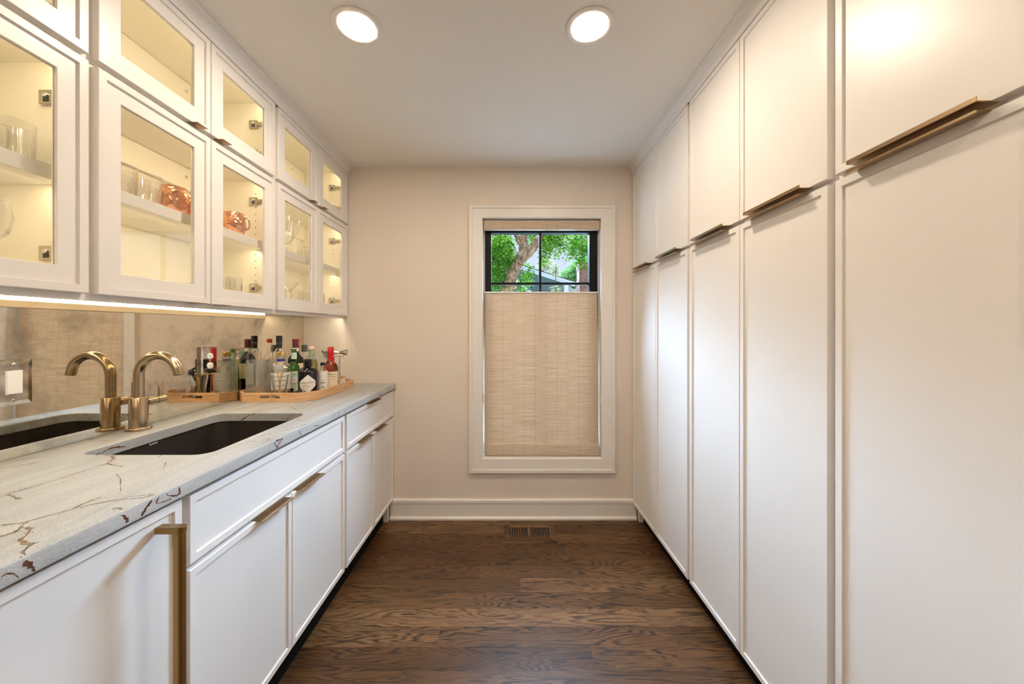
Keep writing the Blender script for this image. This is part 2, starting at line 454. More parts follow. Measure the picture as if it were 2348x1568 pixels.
# ------------------------------------------------------------------ window
win = struct('window_1', ((IX0+IX1)/2, D, IZ0))
tp = [(0, 0), (0, .028), (.20, .028), (.215, .019), (.93, .017), (1, .012), (1, 0)]
def corner(t, k):
    x0, x1 = OX0+(IX0-OX0)*t, OX1+(IX1-OX1)*t; z0, z1 = OZ0+(IZ0-OZ0)*t, OZ1+(IZ1-OZ1)*t
    return [(x0, z0), (x1, z0), (x1, z1), (x0, z1)][k]
for k in range(4):
    vs = []
    for kk in (k, (k+1) % 4):
        for t, w_ in tp:
            x, z = corner(t, kk); vs.append((x, D-w_, z))
    n = len(tp)
    obj('trim_board', MB().add(vs, [(i, (i+1) % n, n+(i+1) % n, n+i) for i in range(n)]+[tuple(range(n)), tuple(range(2*n-1, n-1, -1))]), M_trim, win)
obj('jamb', MB().rings(PB(D), IX0-.012, IX1+.012, IZ0-.012, IZ1+.012, [(0, -.001), (0, -.10), (.024, -.10), (.024, -.075), (.012, -.075), (.012, -.001)], closed=True), M_trim, win)
FX0, FX1, FZ0, FZ1 = -.170, .632, .440, 2.060
GX0, GX1, GZ0, GZ1 = -.1275, .574, .50, 2.001
YF = D+.078
fr = obj('sash', MB().hole_plate(PB(YF), FX0, FX1, FZ0, FZ1, GX0, GX1, GZ0, GZ1, .012, -.05), M_black, win, bev=.003)
obj('sash_bead', MB().hole_plate(PB(YF), GX0-.02, GX1+.02, GZ0-.02, GZ1+.02, GX0+.001, GX1-.001, GZ0+.001, GZ1-.001, .016, .0), M_black, win, bev=.002)
obj('muntin', MB().box(.2155, .2315, YF-.004, YF+.030, GZ0, GZ1), M_black, win, bev=.002)
for z in (1.640,):
    obj('muntin', MB().box(GX0, GX1, YF-.0025, YF+.028, z-.008, z+.008), M_black, win, bev=.002)
obj('glass_pane', MB().box(GX0, GX1, YF+.010, YF+.014, GZ0, GZ1), M_wpane, win)

# woven shade hanging in the window
bl = thing('window_shade', 'beige woven grass shade pulled up to cover the lower window, its top open', 'window shade', (.228, D+.04, .434))
obj('header', MB().box(-.177, .635, D+.012, D+.052, 2.010, 2.074), M_blind, bl, bev=.003)
g = MB(); NX, NZ = 12, 18
def bow(i, j):
    t = j/NZ; x = (-.168-.003*(1-t))+(.792+.008*(1-t))*i/NX; z = .500+1.070*t
    return x, D+.022+.030*t+.004*math.sin(t*9)+.002*math.sin(i*1.3), z
for side in (0, .0022):
    g.v += [(bow(i, j)[0], bow(i, j)[1]+side, bow(i, j)[2]) for j in range(NZ+1) for i in range(NX+1)]
N = (NX+1)*(NZ+1); idx = lambda i, j: j*(NX+1)+i
for j in range(NZ):
    for i in range(NX):
        g.f.append((idx(i, j), idx(i+1, j), idx(i+1, j+1), idx(i, j+1)))
        g.f.append((N+idx(i, j+1), N+idx(i+1, j+1), N+idx(i+1, j), N+idx(i, j)))
for j in range(NZ):
    g.f.append((idx(0, j), idx(0, j+1), N+idx(0, j+1), N+idx(0, j))); g.f.append((idx(NX, j+1), idx(NX, j), N+idx(NX, j), N+idx(NX, j+1)))
for i in range(NX):
    g.f.append((idx(i+1, 0), idx(i, 0), N+idx(i, 0), N+idx(i+1, 0))); g.f.append((idx(i, NZ), idx(i+1, NZ), N+idx(i+1, NZ), N+idx(i, NZ)))
obj('shade_panel', g, M_blind, bl, smooth=40)
obj('top_rail', MB().box(-.170, .626, D+.044, D+.058, 1.569, 1.578), M_white, bl, bev=.001)
obj('hem', MB().rings(PB(D+.030), -.169, .631, .438, .508, [(0, -.010), (0, .010), (.004, .016)]), M_blind, bl, bev=.002)
obj('bottom_rail', MB().tube([(-.171, D+.022, .4345), (.633, D+.022, .4345)], .008, 12), M_blind, bl, smooth=50)
for x in (IX0+.003, IX1-.005):
    obj('tension_clip', MB().box(x-.003, x+.006, D+.004, D+.022, .80, .86), M_trim, bl, bev=.002)

# ------------------------------------------------------------------ recessed lights
def can(x, y, label):
    t = thing('recessed_light', label, 'ceiling light', (x, y, 2.442), 'recessed ceiling lights')
    obj('trim_ring', MB().lathe((x, y, 0), [(.088, 2.4419), (.088, 2.4385), (.084, 2.4365), (.070, 2.4375), (.066, 2.4385), (.066, 2.4419)], 64), M_trim, t, smooth=40)
    obj('diffuser', MB().lathe((x, y, 0), [(0, 2.4375), (.0655, 2.4375), (.0655, 2.4418), (0, 2.4418)], 48), M_can, t)
can(-.567, 1.362, 'round recessed ceiling light on the left, above the glass cabinets')
can(.302, 1.362, 'round recessed ceiling light on the right, nearer the tall white cabinets')
can(-.567, -.45, 'round recessed ceiling light behind the viewer, on the counter side')
can(.302, -.45, 'round recessed ceiling light behind the viewer, on the tall cabinet side')

# ------------------------------------------------------------------ cabinet parts
def door_seq(st=.021, rec=.006, th=.020):
    return [(0, 0), (0, th-.0015), (.0015, th), (st-.001, th), (st, th-.001), (st+.001, th-rec)]
def slab_door(name, P, u0, u1, v0, v1, parent, st=.021, m=None):
    return obj(name, MB().rings(P, u0, u1, v0, v1, door_seq(st)), m or M_cab, parent)
GL = .064
def glass_door(P, u0, u1, v0, v1, parent):
    th = .020
    d_ = obj('door', MB().rings(P, u0, u1, v0, v1, [(0, 0), (0, th-.0015), (.0015, th), (.021, th), (.0225, th-.0065), (GL-.001, th-.0065), (GL, th-.0075), (GL, .002), (GL, 0)], closed=True), M_cab, parent)
    obj('glass_pane', MB().rings(P, u0+GL, u1-GL, v0+GL, v1-GL, [(0, .003), (0, .007)]), M_pane, d_)
    return d_
def edge_pull(P, u0, u1, v, up, parent, reach=.030, lip=.008, m=None):
    """folded metal lip fixed on the edge of a door; up=+1 the lip turns up, -1 down"""
    t = .0025*up; a = [(.004, v), (.020+reach, v), (.020+reach, v+lip*up), (.020+reach-.003, v+lip*up), (.020+reach-.003, v+t), (.004, v+t)]
    return obj('pull', MB().prism(a, lambda w_, z, u: P(u, z, w_), u0, u1), m or M_bronze, parent, bev=.0007)
def hinge(P, u, v, parent, dirn):
    h = obj('hinge', MB().box(XU-.118, XU-.078, min(u, u+.008*dirn), max(u, u+.008*dirn), v-.019, v+.019).box(XU-.080, XU-.019, min(u, u+.012*dirn), max(u, u+.012*dirn), v-.008, v+.008), M_nickel, parent, bev=.0015)
    b = min(u+.012*dirn, u+.008*dirn)
    s_ = MB()
    s_.lathe((XU-.098, u+.008*dirn, v+.005), [(.0065, 0), (.0065, .003*dirn), (.004, .005*dirn)], 12, axis='Y')
    obj('screw', s_, M_chrome, h, smooth=40)
    s_ = MB(); s_.box(XU-.104, XU-.090, min(u+.008*dirn, u+.0092*dirn), max(u+.008*dirn, u+.0092*dirn), v-.013, v+.003)
    obj('hinge_slot', s_, M_dark, h)

# ------------------------------------------------------------------ glass wall cabinets, two rows of three units
UZ0, UZ1, UZ2, UZ3 = 1.404, 2.024, 2.041, 2.390
XC = XU-.020                          # carcass front
shelf_z = 1.728
units = [(1.755, D-.006, 'nearest the window'), (.981, 1.755, 'in the middle'), (.207, .981, 'cut by the left frame edge')]
def inner_light(x, y0, y1, z, parent, n):
    L = bpy.data.lights.new('cabinet_light', 'AREA'); L.shape = 'RECTANGLE'; L.size = .012; L.size_y = (y1-y0); L.energy = CAB_W*n; L.color = CAB_C
    o = bpy.data.objects.new('cabinet_light', L); COL.objects.link(o); o.parent = parent
    o.location = Vector((x, (y0+y1)/2, z))-wo(parent); o.rotation_euler = (0, math.radians(22), 0)
for (a, b, where) in units:
    m = (a+b)/2
    for row in (0, 1):
        z0, z1 = (1.405, 2.0315) if row == 0 else (2.0335, 2.405)
        dz0, dz1 = (UZ0, UZ1) if row == 0 else (UZ2, UZ3)
        lab = ('tall white glass-door cabinet of the lower row, ' if row == 0 else 'low white glass-door cabinet of the top row, ')+where
        t = thing('glass_wall_cabinet', lab, 'cabinet', (XC, m, z0), 'glass wall cabinets over the counter')
        obj('carcass', MB().rings(PL(0), a+.0004, b-.0004, z0, z1, [(0, XW+.0005), (0, XC-.0005), (.017, XC-.0005), (.017, XW+.012)]), M_cabin, t)
        obj('hanging_rail', MB().box(XW+.0125, XW+.028, a+.018, b-.018, z1-.095-.018, z1-.018), M_cabin, t, bev=.001)
        for yy in (a+.17, b-.17):
            obj('rail_screw', MB().lathe((XW+.028, yy, z1-.060), [(.006, 0), (.006, .002), (.003, .003)], 10, axis='X'), M_nickel, t)
        P = PL(XC)
        for side in (0, 1):
            u0, u1 = (a+.011, m-.0015) if side == 0 else (m+.0015, b-.011)
            if side == 1 and b > 2.5: u1 = b-.001
            dr = glass_door(P, u0, u1, dz0, dz1, t)
            tu = (m-.085, m-.040) if side == 0 else (m+.030, m+.075)
            edge_pull(P, tu[0], tu[1], dz0, -1 if row == 0 else -1, dr, .020, .0025 if row == 0 else .0035)
            hy, hd = (a+.0175, 1) if side == 0 else (b-.0175, -1)
            for hz in (dz0+.105, dz1-.105):
                hinge(P, hy, hz, t, hd)
        if row == 0:
            obj('shelf', MB().box(XW+.030, XC-.030, a+.0185, b-.0185, shelf_z-.038, shelf_z), M_cab, t, bev=.001)
            ph = MB()
            for yy, dn in ((a+.0172, 1), (b-.0172, -1)):
                for xx in (XU-.090, XW+.06):
                    for k in range(14):
                        z = dz0+.135+.032*k
                        if abs(z-shelf_z+.019) < .02: continue
                        ph.lathe((xx, yy, z), [(0, .0006*dn), (.0026, .0006*dn), (.0026, 0), (0, 0)], 8, axis='Y')
            obj('shelf_pin_holes', ph, M_dark, t, kind='stuff')
            obj('light_rail', MB().box(XC-.016, XC-.001, a+.0004, b-.0004, 1.386, 1.4045), M_cab, t)
            inner_light(XC-.020, a+.03, b-.03, z1-.024, t, 1.0)
            inner_light(XC-.055, a+.03, b-.03, shelf_z-.044, t, .8)
        else:
            inner_light(XC-.020, a+.03, b-.03, z1-.024, t, .8)

# LED bar at the back and LED tape behind the light rail
lb = thing('under_cabinet_light', 'warm glowing LED bar along the mirror under the wall cabinets', 'light', (-1.41, 1.15, 1.372))
obj('housing', MB().box(XM+.0005, -1.404, .21, 2.095, 1.3715, 1.4045), M_tan, lb, bev=.001)
obj('lens', MB().box(-1.4038, -1.4015, .212, 2.093, 1.391, 1.4043), M_lens, lb)
ch = MB()
for k in range(110): ch.box(-1.4013, -1.3995, .22+.017*k, .228+.017*k, 1.398, 1.4035)
obj('led_chips', ch, M_led, lb, kind='stuff')
lt = thing('led_tape', 'thin LED tape hidden behind the rail under the wall cabinets', 'light', (XC-.020, 1.36, 1.401))
obj('tape', MB().box(XC-.027, XC-.017, .22, 2.50, 1.4025, 1.4045), M_led, lt)

# ------------------------------------------------------------------ antique mirror with its outlet and switch
mir = obj('mirror_backsplash', MB().box(XW+.0008, XM, .05, D-.001, .939, 1.400), M_mirror)
tag(mir, 'smoky antique mirror panel covering the wall behind the counter', 'mirror')
sw = thing('light_switch', 'white rocker switch in a mirrored plate with sloped edges, left of the faucet', 'switch', (XM, 1.038, 1.158))
P = PL(XM+.0006)
obj('wall_plate', MB().rings(P, .992, 1.083, 1.092, 1.223, [(0, 0), (0, .004), (.012, .009), (.0125, .009)]), M_mplate, sw)
obj('rocker', MB().rings(P, 1.021, 1.056, 1.124, 1.191, [(0, .0092), (0, .012), (.002, .015)]), M_white, sw)
for z in (1.107, 1.208): obj('screw', MB().lathe((XM+.0096, 1.038, z), [(.0045, 0), (.0045, .0015), (.002, .0025)], 14, axis='X'), M_chrome, sw, smooth=40)
ot = thing('power_outlet', 'white duplex outlet in a mirrored plate above the left end of the tray', 'outlet', (XM, 1.715, 1.162))
obj('wall_plate', MB().rings(P, 1.671, 1.760, 1.098, 1.228, [(0, 0), (0, .010), (.006, .014), (.0065, .014)]), M_mplate, ot)
for z in (1.140, 1.184):
    f = obj('socket', MB().lathe((XM+.0148, 1.715, z), [(.0165, 0), (.0165, .0025), (.015, .0035)], 28, axis='X', mod=lambda a_, z_: .84+.16*abs(math.cos(a_)) if True else 1), M_white, ot, smooth=40)
    for dy in (-.006, .006): obj('slot', MB().box(XM+.0182, XM+.0188, 1.715+dy-.001, 1.715+dy+.001, z-.001, z+.007), M_dark, f)
    obj('slot', MB().box(XM+.0182, XM+.0188, 1.7125, 1.7175, z-.0095, z-.006), M_dark, f)
obj('screw', MB().lathe((XM+.0148, 1.715, 1.162), [(.003, 0), (.003, .0012), (.001, .002)], 12, axis='X'), M_chrome, ot)

# ------------------------------------------------------------------ base cabinets
BZ0, BZ1, BZ2, BZ3 = .132, .702, .716, .889
XBC = XB-.020
def base_unit(a, b, label, kind):
    m = (a+b)/2
    t = thing('base_cabinet', label, 'cabinet', (XBC, m, 0), 'base cabinets under the counter')
    P = PL(XBC)
    if kind == 'sink':   # open box so the bowl hangs inside
        obj('carcass', MB().rings(PT(0), XW+.001, XBC-.0005, a+.0005, b-.0005, [(0, .118), (0, .902), (.018, .902), (.018, .136)]), M_cab, t)
    else:
        obj('carcass', MB().box(XW+.001, XBC-.0005, a+.0005, b-.0005, .118, .902), M_cab, t)
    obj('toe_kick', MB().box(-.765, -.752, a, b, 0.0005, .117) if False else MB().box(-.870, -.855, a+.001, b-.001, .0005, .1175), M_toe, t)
    far = b if b < 2.5 else b+.009
    slab_door('door', P, a+.011, m-.0015, BZ0, BZ1, t); slab_door('door', P, m+.0015, far-.011, BZ0, BZ1, t)
    ds = [c for c in t.children if c.name.startswith('door')]
    return t, P, a, b, m, far, ds
t, P, a, b, m, far, ds = base_unit(1.786, D-.003, 'white base cabinet with one drawer over two doors, nearest the window wall', 'drawer')
dw = slab_door('drawer', P, a+.011, far-.011, BZ2, BZ3, t)
edge_pull(P, 2.055, 2.235, BZ3+.0005, -1, dw, .022, .0035)
edge_pull(P, 1.945, 2.115, BZ1+.0005, -1, ds[0], .022, .0035); edge_pull(P, 2.18, 2.35, BZ1+.0005, -1, ds[1], .022, .0035)
obj('end_block', MB().box(-.860, -.823, D-.055, D-.031, .0005, .1175), M_cab, t, bev=.002)
t, P, a, b, m, far, ds = base_unit(.902, 1.786, 'white sink base cabinet with a long false drawer front over two doors', 'sink')
slab_door('false_front', P, a+.011, b-.011, BZ2, BZ3, t)
edge_pull(P, 1.150, 1.318, BZ1+.0005, -1, ds[0], .024, .004); edge_pull(P, 1.372, 1.540, BZ1+.0005, -1, ds[1], .024, .004)
# panelled appliance at the near end
t = thing('panelled_appliance', 'white panelled undercounter appliance with tall brass bar handle, nearest the viewer', 'appliance', (XBC, .6, 0))
P = PL(XBC)
obj('body', MB().box(XW+.001, XBC-.0005, .2905, .8995, .118, .896), M_cab, t)
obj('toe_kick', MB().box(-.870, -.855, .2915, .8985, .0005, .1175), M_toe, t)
dp = slab_door('door', P, .300, .8925, BZ0, BZ3+.004, t)
hb = MB()
hp = [(-.006, -.010), (.006, -.010), (.010, -.006), (.010, .006), (.006, .010), (-.006, .010)]
hb.prism([(-.749+x, .830+y) for x, y in [(-.009, -.0095), (.004, -.0095), (.009, -.005), (.009, .005), (.004, .0095), (-.009, .0095)]], PT(0), .262, .846)
obj('handle_bar', hb, M_brassh, dp, bev=.001)
for z in (.846, .250):
    obj('handle_post', MB().prism([(-.7995, .8195), (-.745, .8195), (-.7385, .825), (-.7385, .835), (-.745, .8405), (-.7995, .8405)], PT(0), z, z+.014), M_brassh, dp, bev=.001)

# ------------------------------------------------------------------ worktop with sink cut-out and veins
CX0, CX1, CY0, CY1, CT, CB = XW+.001, -.785, .20, D-.0015, .938, .9035
HX0, HX1, HY0, HY1 = -1.285, -.895, 1.077, 1.617
def rrect(x0, x1, y0, y1, r, n=8):
    pts = []
    for cx, cy, a0 in ((x1-r, y1-r, 0), (x0+r, y1-r, PI/2), (x0+r, y0+r, PI), (x1-r, y0+r, 1.5*PI)):
        for i in range(n+1):
            g_ = a0+PI/2*i/n; pts.append((cx+r*math.cos(g_), cy+r*math.sin(g_)))
    return pts
inner = rrect(HX0, HX1, HY0, HY1, .045)
def outer_pt(i):   # matching points on the outside edge
    n = 9; q = i//n; k = i % n; t_ = k/(n-1)
    C_ = [(CX1, CY1), (CX0, CY1), (CX0, CY0), (CX1, CY0)][q]
    e = [((CX1, HY1), (HX1, CY1)), ((HX0, CY1), (CX0, HY1)), ((CX0, HY0), (HX0, CY0)), ((HX1, CY0), (CX1, HY0))][q]
    A_, B_ = e
    return (A_[0]+(C_[0]-A_[0])*t_*2, A_[1]+(C_[1]-A_[1])*t_*2) if t_ <= .5 else (C_[0]+(B_[0]-C_[0])*(t_-.5)*2, C_[1]+(B_[1]-C_[1])*(t_-.5)*2)
outer = [outer_pt(i) for i in range(36)]
n = 36; mb = MB()
def ins(p, e): return (min(max(p[0], CX0+e), CX1-e), min(max(p[1], CY0+e), CY1-e))
layers = [[(*p, CB) for p in inner], [(*p, CT-.002) for p in inner], [(*(q[0]+(q[0]-(HX0+HX1)/2)*.01, q[1]+(q[1]-(HY0+HY1)/2)*.008), CT) for q in inner],
          [(*ins(p, .005), CT) for p in outer], [(*ins(p, .0015), CT-.0015) for p in outer], [(*p, CT-.005) for p in outer], [(*p, CB+.003) for p in outer], [(*ins(p, .003), CB) for p in outer]]
for L in layers: mb.v += L
for k in range(len(layers)):
    kk = (k+1) % len(layers)
    for i in range(n): mb.f.append((k*n+i, k*n+(i+1) % n, kk*n+(i+1) % n, kk*n+i))
random.seed(21)
top = obj('worktop', mb, M_quartz, org=(-1.1, 1.36, CB), smooth=30)
tag(top, 'pale grey quartzite worktop with rusty brown veins, running under the mirror', 'worktop')
VT = [
(.004, [(-1.131, .809), (-1.125, .832), (-1.114, .878), (-1.113, .934), (-1.109, 1.004)]), (.009, [(-1.109, 1.004), (-1.131, 1.043), (-1.154, 1.061), (-1.187, 1.076)]),
(.006, [(-1.11, 1.006), (-1.085, .995), (-1.041, .983)]), (.009, [(-1.123, .816), (-1.09, .803), (-1.065, .793)]), (.007, [(-.97, .66), (-.96, .687), (-.929, .697), (-.925, .705)]),
(.004, [(-.925, .705), (-.919, .714), (-.905, .737), (-.899, .749), (-.881, .769), (-.865, .782), (-.847, .793), (-.832, .807), (-.792, .815)]),
(.0055, [(-.899, .749), (-.903, .772), (-.901, .791), (-.898, .803)]), (.007, [(-.925, .7), (-.917, .687), (-.899, .662), (-.909, .65), (-.95, .61)]),
(.0085, [(-.901, .678), (-.886, .675), (-.87, .658), (-.858, .64), (-.834, .628), (-.82, .626), (-.81, .608), (-.805, .603), (-.791, .597)]), (.003, [(-.82, .626), (-.816, .636)]),
(.003, [(-1.008, .934), (-.963, .903), (-.912, .855), (-.887, .832)]), (.004, [(-.845, .791), (-.806, .799), (-.792, .81)]), (.006, [(-.819, .751), (-.805, .754), (-.792, .743)]),
(.004, [(-1.412, 1.011), (-1.39, 1.037), (-1.363, 1.061)]), (.004, [(-1.353, .968), (-1.329, .992), (-1.308, 1.014)]), (.007, [(-1.024, 1.072), (-1.013, 1.05)]),
(.004, [(-.958, 1.017), (-.918, .968)]), (.004, [(-.878, 1.243), (-.858, 1.277), (-.831, 1.326), (-.805, 1.378), (-.792, 1.428)]), (.007, [(-.80, 1.40), (-.792, 1.428)]),
(.004, [(-.885, 1.514), (-.841, 1.474)]), (.003, [(-.881, 1.215), (-.828, 1.2)]), (.004, [(-.835, 1.243), (-.804, 1.226), (-.809, 1.205)]), (.003, [(-.804, 1.226), (-.792, 1.214)]),
(.0045, [(-1.10, 1.620), (-1.13, 1.63), (-1.15, 1.607+.03), (-1.146, 1.66), (-1.122, 1.717), (-1.09, 1.747), (-1.045, 1.747)]), (.007, [(-1.045, 1.747), (-1.011, 1.71), (-.982, 1.688)]),
(.004, [(-.982, 1.688), (-.97, 1.71), (-.986, 1.802), (-.99, 1.887), (-.977, 1.914)]), (.008, [(-.99, 1.96), (-.962, 1.923)]),
(.003, [(-1.259, 1.732), (-1.242, 1.762), (-1.217, 1.827), (-1.144, 1.802), (-1.055, 1.762)]), (.004, [(-.822, 1.71), (-.849, 1.786), (-.842, 1.843)]),
(.003, [(-.878, 1.786), (-.818, 1.762), (-.792, 1.742)]), (.004, [(-.817, 1.667), (-.792, 1.636)]), (.003, [(-.962, 1.97), (-.893, 2.061), (-.796, 2.105)]),
(.003, [(-1.421, 1.233), (-1.374, 1.221), (-1.329, 1.209)]), (.003, [(-1.415, 1.755), (-1.337, 1.695), (-1.286, 1.695), (-1.25, 1.707)]),
(.003, [(-1.40, 2.44), (-1.2, 2.47), (-1.0, 2.43), (-.86, 2.46)]), (.003, [(-1.30, .90), (-1.28, .83), (-1.25, .70), (-1.24, .5)]), (.004, [(-1.0, .5), (-.98, .42), (-.93, .33)])]
VF = [(.0125, [(.591, .9325), (.594, .925), (.600, .914), (.603, .907)]), (.0085, [(.737, .9325), (.743, .926), (.751, .911)]), (.006, [(.801, .9325), (.79, .924), (.777, .909)]),
(.005, [(.817, .9325), (.81, .920), (.828, .916), (.846, .914)]), (.005, [(.834, .9325), (.840, .925), (.859, .915), (.868, .917), (.867, .9325)]), (.003, [(.562, .925), (.569, .926), (.577, .920), (.583, .910)]),
(.004, [(1.215, .9325), (1.232, .909)]), (.006, [(1.224, .9325), (1.266, .930), (1.25, .924), (1.232, .910)]), (.004, [(1.361, .9325), (1.375, .908)]), (.004, [(1.467, .922), (1.5, .912)]),
(.004, [(1.742, .9325), (1.746, .907)]), (.004, [(1.636, .9325), (1.608, .909)]), (.003, [(1.677, .9325), (1.681, .909)]), (.004, [(2.188, .929), (2.225, .907)])]
def ribbon(pts, w, P, m, jit=.10):
    q = []
    for (a, b) in zip(pts, pts[1:]):
        L = math.hypot(b[0]-a[0], b[1]-a[1]); k = max(2, int(L/.003))
        for i in range(k):
            t_ = i/k; e = random.gauss(0, w*jit)
            q.append((a[0]+(b[0]-a[0])*t_+e, a[1]+(b[1]-a[1])*t_+random.gauss(0, w*jit)))
    q.append(pts[-1]); n = len(q); vs = []; ph_ = random.uniform(0, 6)
    for i, p in enumerate(q):
        a, b = q[max(i-4, 0)], q[min(i+4, n-1)]; dx, dy = b[0]-a[0], b[1]-a[1]; L = math.hypot(dx, dy) or 1
        wf = .70+.30*math.sin(i*.23+ph_)+.18*math.sin(i*.9+2*ph_)+random.uniform(-.22, .22); h = w/2*max(.25, wf)*(1 if 0 < i < n-1 else .4)
        vs += [P(p[0]-dy/L*h, p[1]+dx/L*h, .0003), P(p[0]+dy/L*h, p[1]-dx/L*h, .0003)]
    mb = MB().add(vs, [(2*i, 2*i+1, 2*i+3, 2*i+2) for i in range(n-1)])
    obj('vein', mb, m, top, fix=False)
for w_, pts in VT:
    pts = [p if not (HX0-.004 < p[0] < HX1+.004 and HY0-.004 < p[1] < HY1+.004) else (p[0], HY1+.006 if p[1] > 1.4 else HY0-.006) for p in pts]
    ribbon(pts, w_*.9, PT(CT), M_vein)
for w_, pts in VF: ribbon(pts, w_, PL(CX1), M_veind)
fk = MB()                              # dark flecks scattered beside the veins
for w_, pts in VT+[(.006, [(-1.28, 1.10), (-1.2, 1.06)])]:
    for (a, b) in zip(pts, pts[1:]):
        for _ in range(int(2+math.hypot(b[0]-a[0], b[1]-a[1])*26)):
            t_ = random.random(); x = a[0]+(b[0]-a[0])*t_+random.gauss(0, .007); y = a[1]+(b[1]-a[1])*t_+random.gauss(0, .007); e = random.uniform(.0005, .0017); g_ = random.uniform(0, 3)
            if CX0 < x < CX1-.006 and not (HX0-.006 < x < HX1+.006 and HY0-.006 < y < HY1+.006):
                fk.add([(x+e*1.8*math.cos(g_+k*PI/2)*(1 if k % 2 else .6), y+e*math.sin(g_+k*PI/2), CT+.0003) for k in range(4)], [(0, 1, 2, 3)])
obj('mineral_flecks', fk, M_veind, top, fix=False, kind='stuff')
ribbon([(1.13, .917), (1.157, .921), (1.175, .926), (1.198, .921), (1.222, .917)], .005, PL(HX0), M_veind, .3)
ribbon([(-1.19, .906), (-1.15, .930), (-1.127, .935)], .005, PB(HY1), M_veind); ribbon([(-.99, .908), (-.962, .934)], .004, PB(HY1), M_veind)

# undermount sink
sk = thing('kitchen_sink', 'dark brown composite undermount sink set into the worktop', 'sink', ((HX0+HX1)/2, (HY0+HY1)/2, .70))
o1 = rrect(HX0-.025, HX1+.025, HY0-.025, HY1+.025, .05); i1 = rrect(HX0-.004, HX1+.004, HY0-.004, HY1+.004, .047)
i2 = rrect(HX0+.004, HX1-.004, HY0+.004, HY1-.004, .05); i3 = rrect(HX0+.03, HX1-.03, HY0+.03, HY1-.03, .04); o2 = rrect(HX0-.008, HX1+.008, HY0-.008, HY1+.008, .05)
mb = MB(); Ls = [(o2, .70), (o2, .890), (o1, .892), (o1, .9030), (i1, .9030), (i2, .735), (i3, .712)]
for p, z in Ls: mb.v += [(*q, z) for q in p]
for k in range(len(Ls)-1):
    for i in range(36): mb.f.append((k*36+i, k*36+(i+1) % 36, (k+1)*36+(i+1) % 36, (k+1)*36+i))
mb.f += [tuple(range(35, -1, -1)), tuple(6*36+i for i in range(36))]
obj('bowl', mb, M_sink, sk, smooth=40)
obj('drain', MB().lathe((-1.09, 1.347, .7122), [(.045, 0), (.045, .002), (.036, .003), (.030, .0005)], 32), M_chrome, sk, smooth=40)

# ------------------------------------------------------------------ lettering
def text_mb(s, size, P, u, v, w0=.0, w1=.0004, bold=0.0, xs=1.0):
    c = bpy.data.curves.new('lettering', 'FONT'); c.body = s; c.size = size; c.align_x = 'CENTER'; c.align_y = 'CENTER'; c.resolution_u = 2; c.offset = bold
    o = bpy.data.objects.new('lettering', c); COL.objects.link(o)
    dg = bpy.context.evaluated_depsgraph_get(); dg.update()
    me = bpy.data.meshes.new_from_object(o.evaluated_get(dg))
    bm = bmesh.new(); bm.from_mesh(me)
    bmesh.ops.triangulate(bm, faces=bm.faces)
    mb = MB().add([P(u+p.co.x*xs, v+p.co.y, w1) for p in bm.verts], [[q.index for q in f.verts] for f in bm.faces])
    bm.free(); bpy.data.objects.remove(o); bpy.data.curves.remove(c); bpy.data.meshes.remove(me)
    return mb
lg = obj('lettering', text_mb('BLANCO', .0078, PL(HX0-.0012), 1.318, .8960, 0, .0006, .0002), M_white, sk, fix=False)
lg['label'] = 'white maker lettering on the back wall of the bowl'

# ------------------------------------------------------------------ faucet
FXc, FYc = -1.3706, 1.348
fa = thing('sink_faucet', 'brushed brass gooseneck faucet with side lever behind the sink', 'faucet', (FXc, FYc, CT+.0004))
obj('flange', MB().lathe((FXc, FYc, CT+.0004), [(.037, 0), (.037, .008), (.035, .0105), (.027, .0105)], 48), M_brass, fa, smooth=40)
obj('body', MB().lathe((FXc, FYc, CT+.0108), [(.0268, 0), (.0268, .108), (.025, .1105), (.0165, .1105)], 48), M_brass, fa, smooth=40)
R = .0735; zc = 1.140
path = [(FXc, FYc, 1.055), (FXc, FYc, 1.10)]+[(FXc+R-R*math.cos(t_), FYc, zc+R*math.sin(t_)) for t_ in [PI*.945*i/26 for i in range(27)]]
e = Vector(path[-1])-Vector(path[-2]); path.append(tuple(Vector(path[-1])+e.normalized()*.012))
sp = obj('spout', MB().tube(path, .0158, 24), M_brass, fa, smooth=50)
ev = Vector(path[-1]); obj('aerator', MB().tube([ev, ev+e.normalized()*.0008], .012, 20), M_dark, sp)
lv = MB().lathe((FXc, FYc+.0262, 1.0356), [(.0155, 0), (.0155, .037), (.0135, .0375), (.0135, .0395), (.0155, .040), (.0155, .072), (.014, .0735), (0, .0735)], 32, axis='Y')
lo = obj('valve', lv, M_brass, fa, smooth=40)
obj('lever', MB().lathe((FXc, FYc+.084, 1.048), [(.0078, 0), (.0078, .054), (.007, .0555), (0, .0555)], 24), M_brass, fa, smooth=40)

# ------------------------------------------------------------------ tray with bar things
ty = [(-1.365, 1.862), (-1.085, 1.862), (-1.008, 1.940), (-1.003, 2.350), (-1.07, 2.420), (-1.350, 2.420), (-1.4155, 2.360), (-1.4155, 1.915)]
TZ = CT+.0005
tr = thing('serving_tray', 'eight-sided pale wooden tray with slot handles, in the counter corner', 'tray', (-1.21, 2.14, TZ))
obj('base', MB().prism([(p[0]*.985-.0185, p[1]*.98+.0428) for p in ty], PT(0), TZ, TZ+.006), M_beech, tr)
th = .011; n = len(ty); cen = Vector((-1.21, 2.14))
inn = []
for i in range(n):
    p0, p1, p2 = (Vector(ty[(i+k) % n]) for k in (-1, 0, 1))
    d1 = (p1-p0).normalized(); d2 = (p2-p1).normalized(); n1 = Vector((-d1.y, d1.x)); n2 = Vector((-d2.y, d2.x)); bi = (n1+n2).normalized()
    inn.append(tuple(p1+bi*(th/bi.dot(n1))))
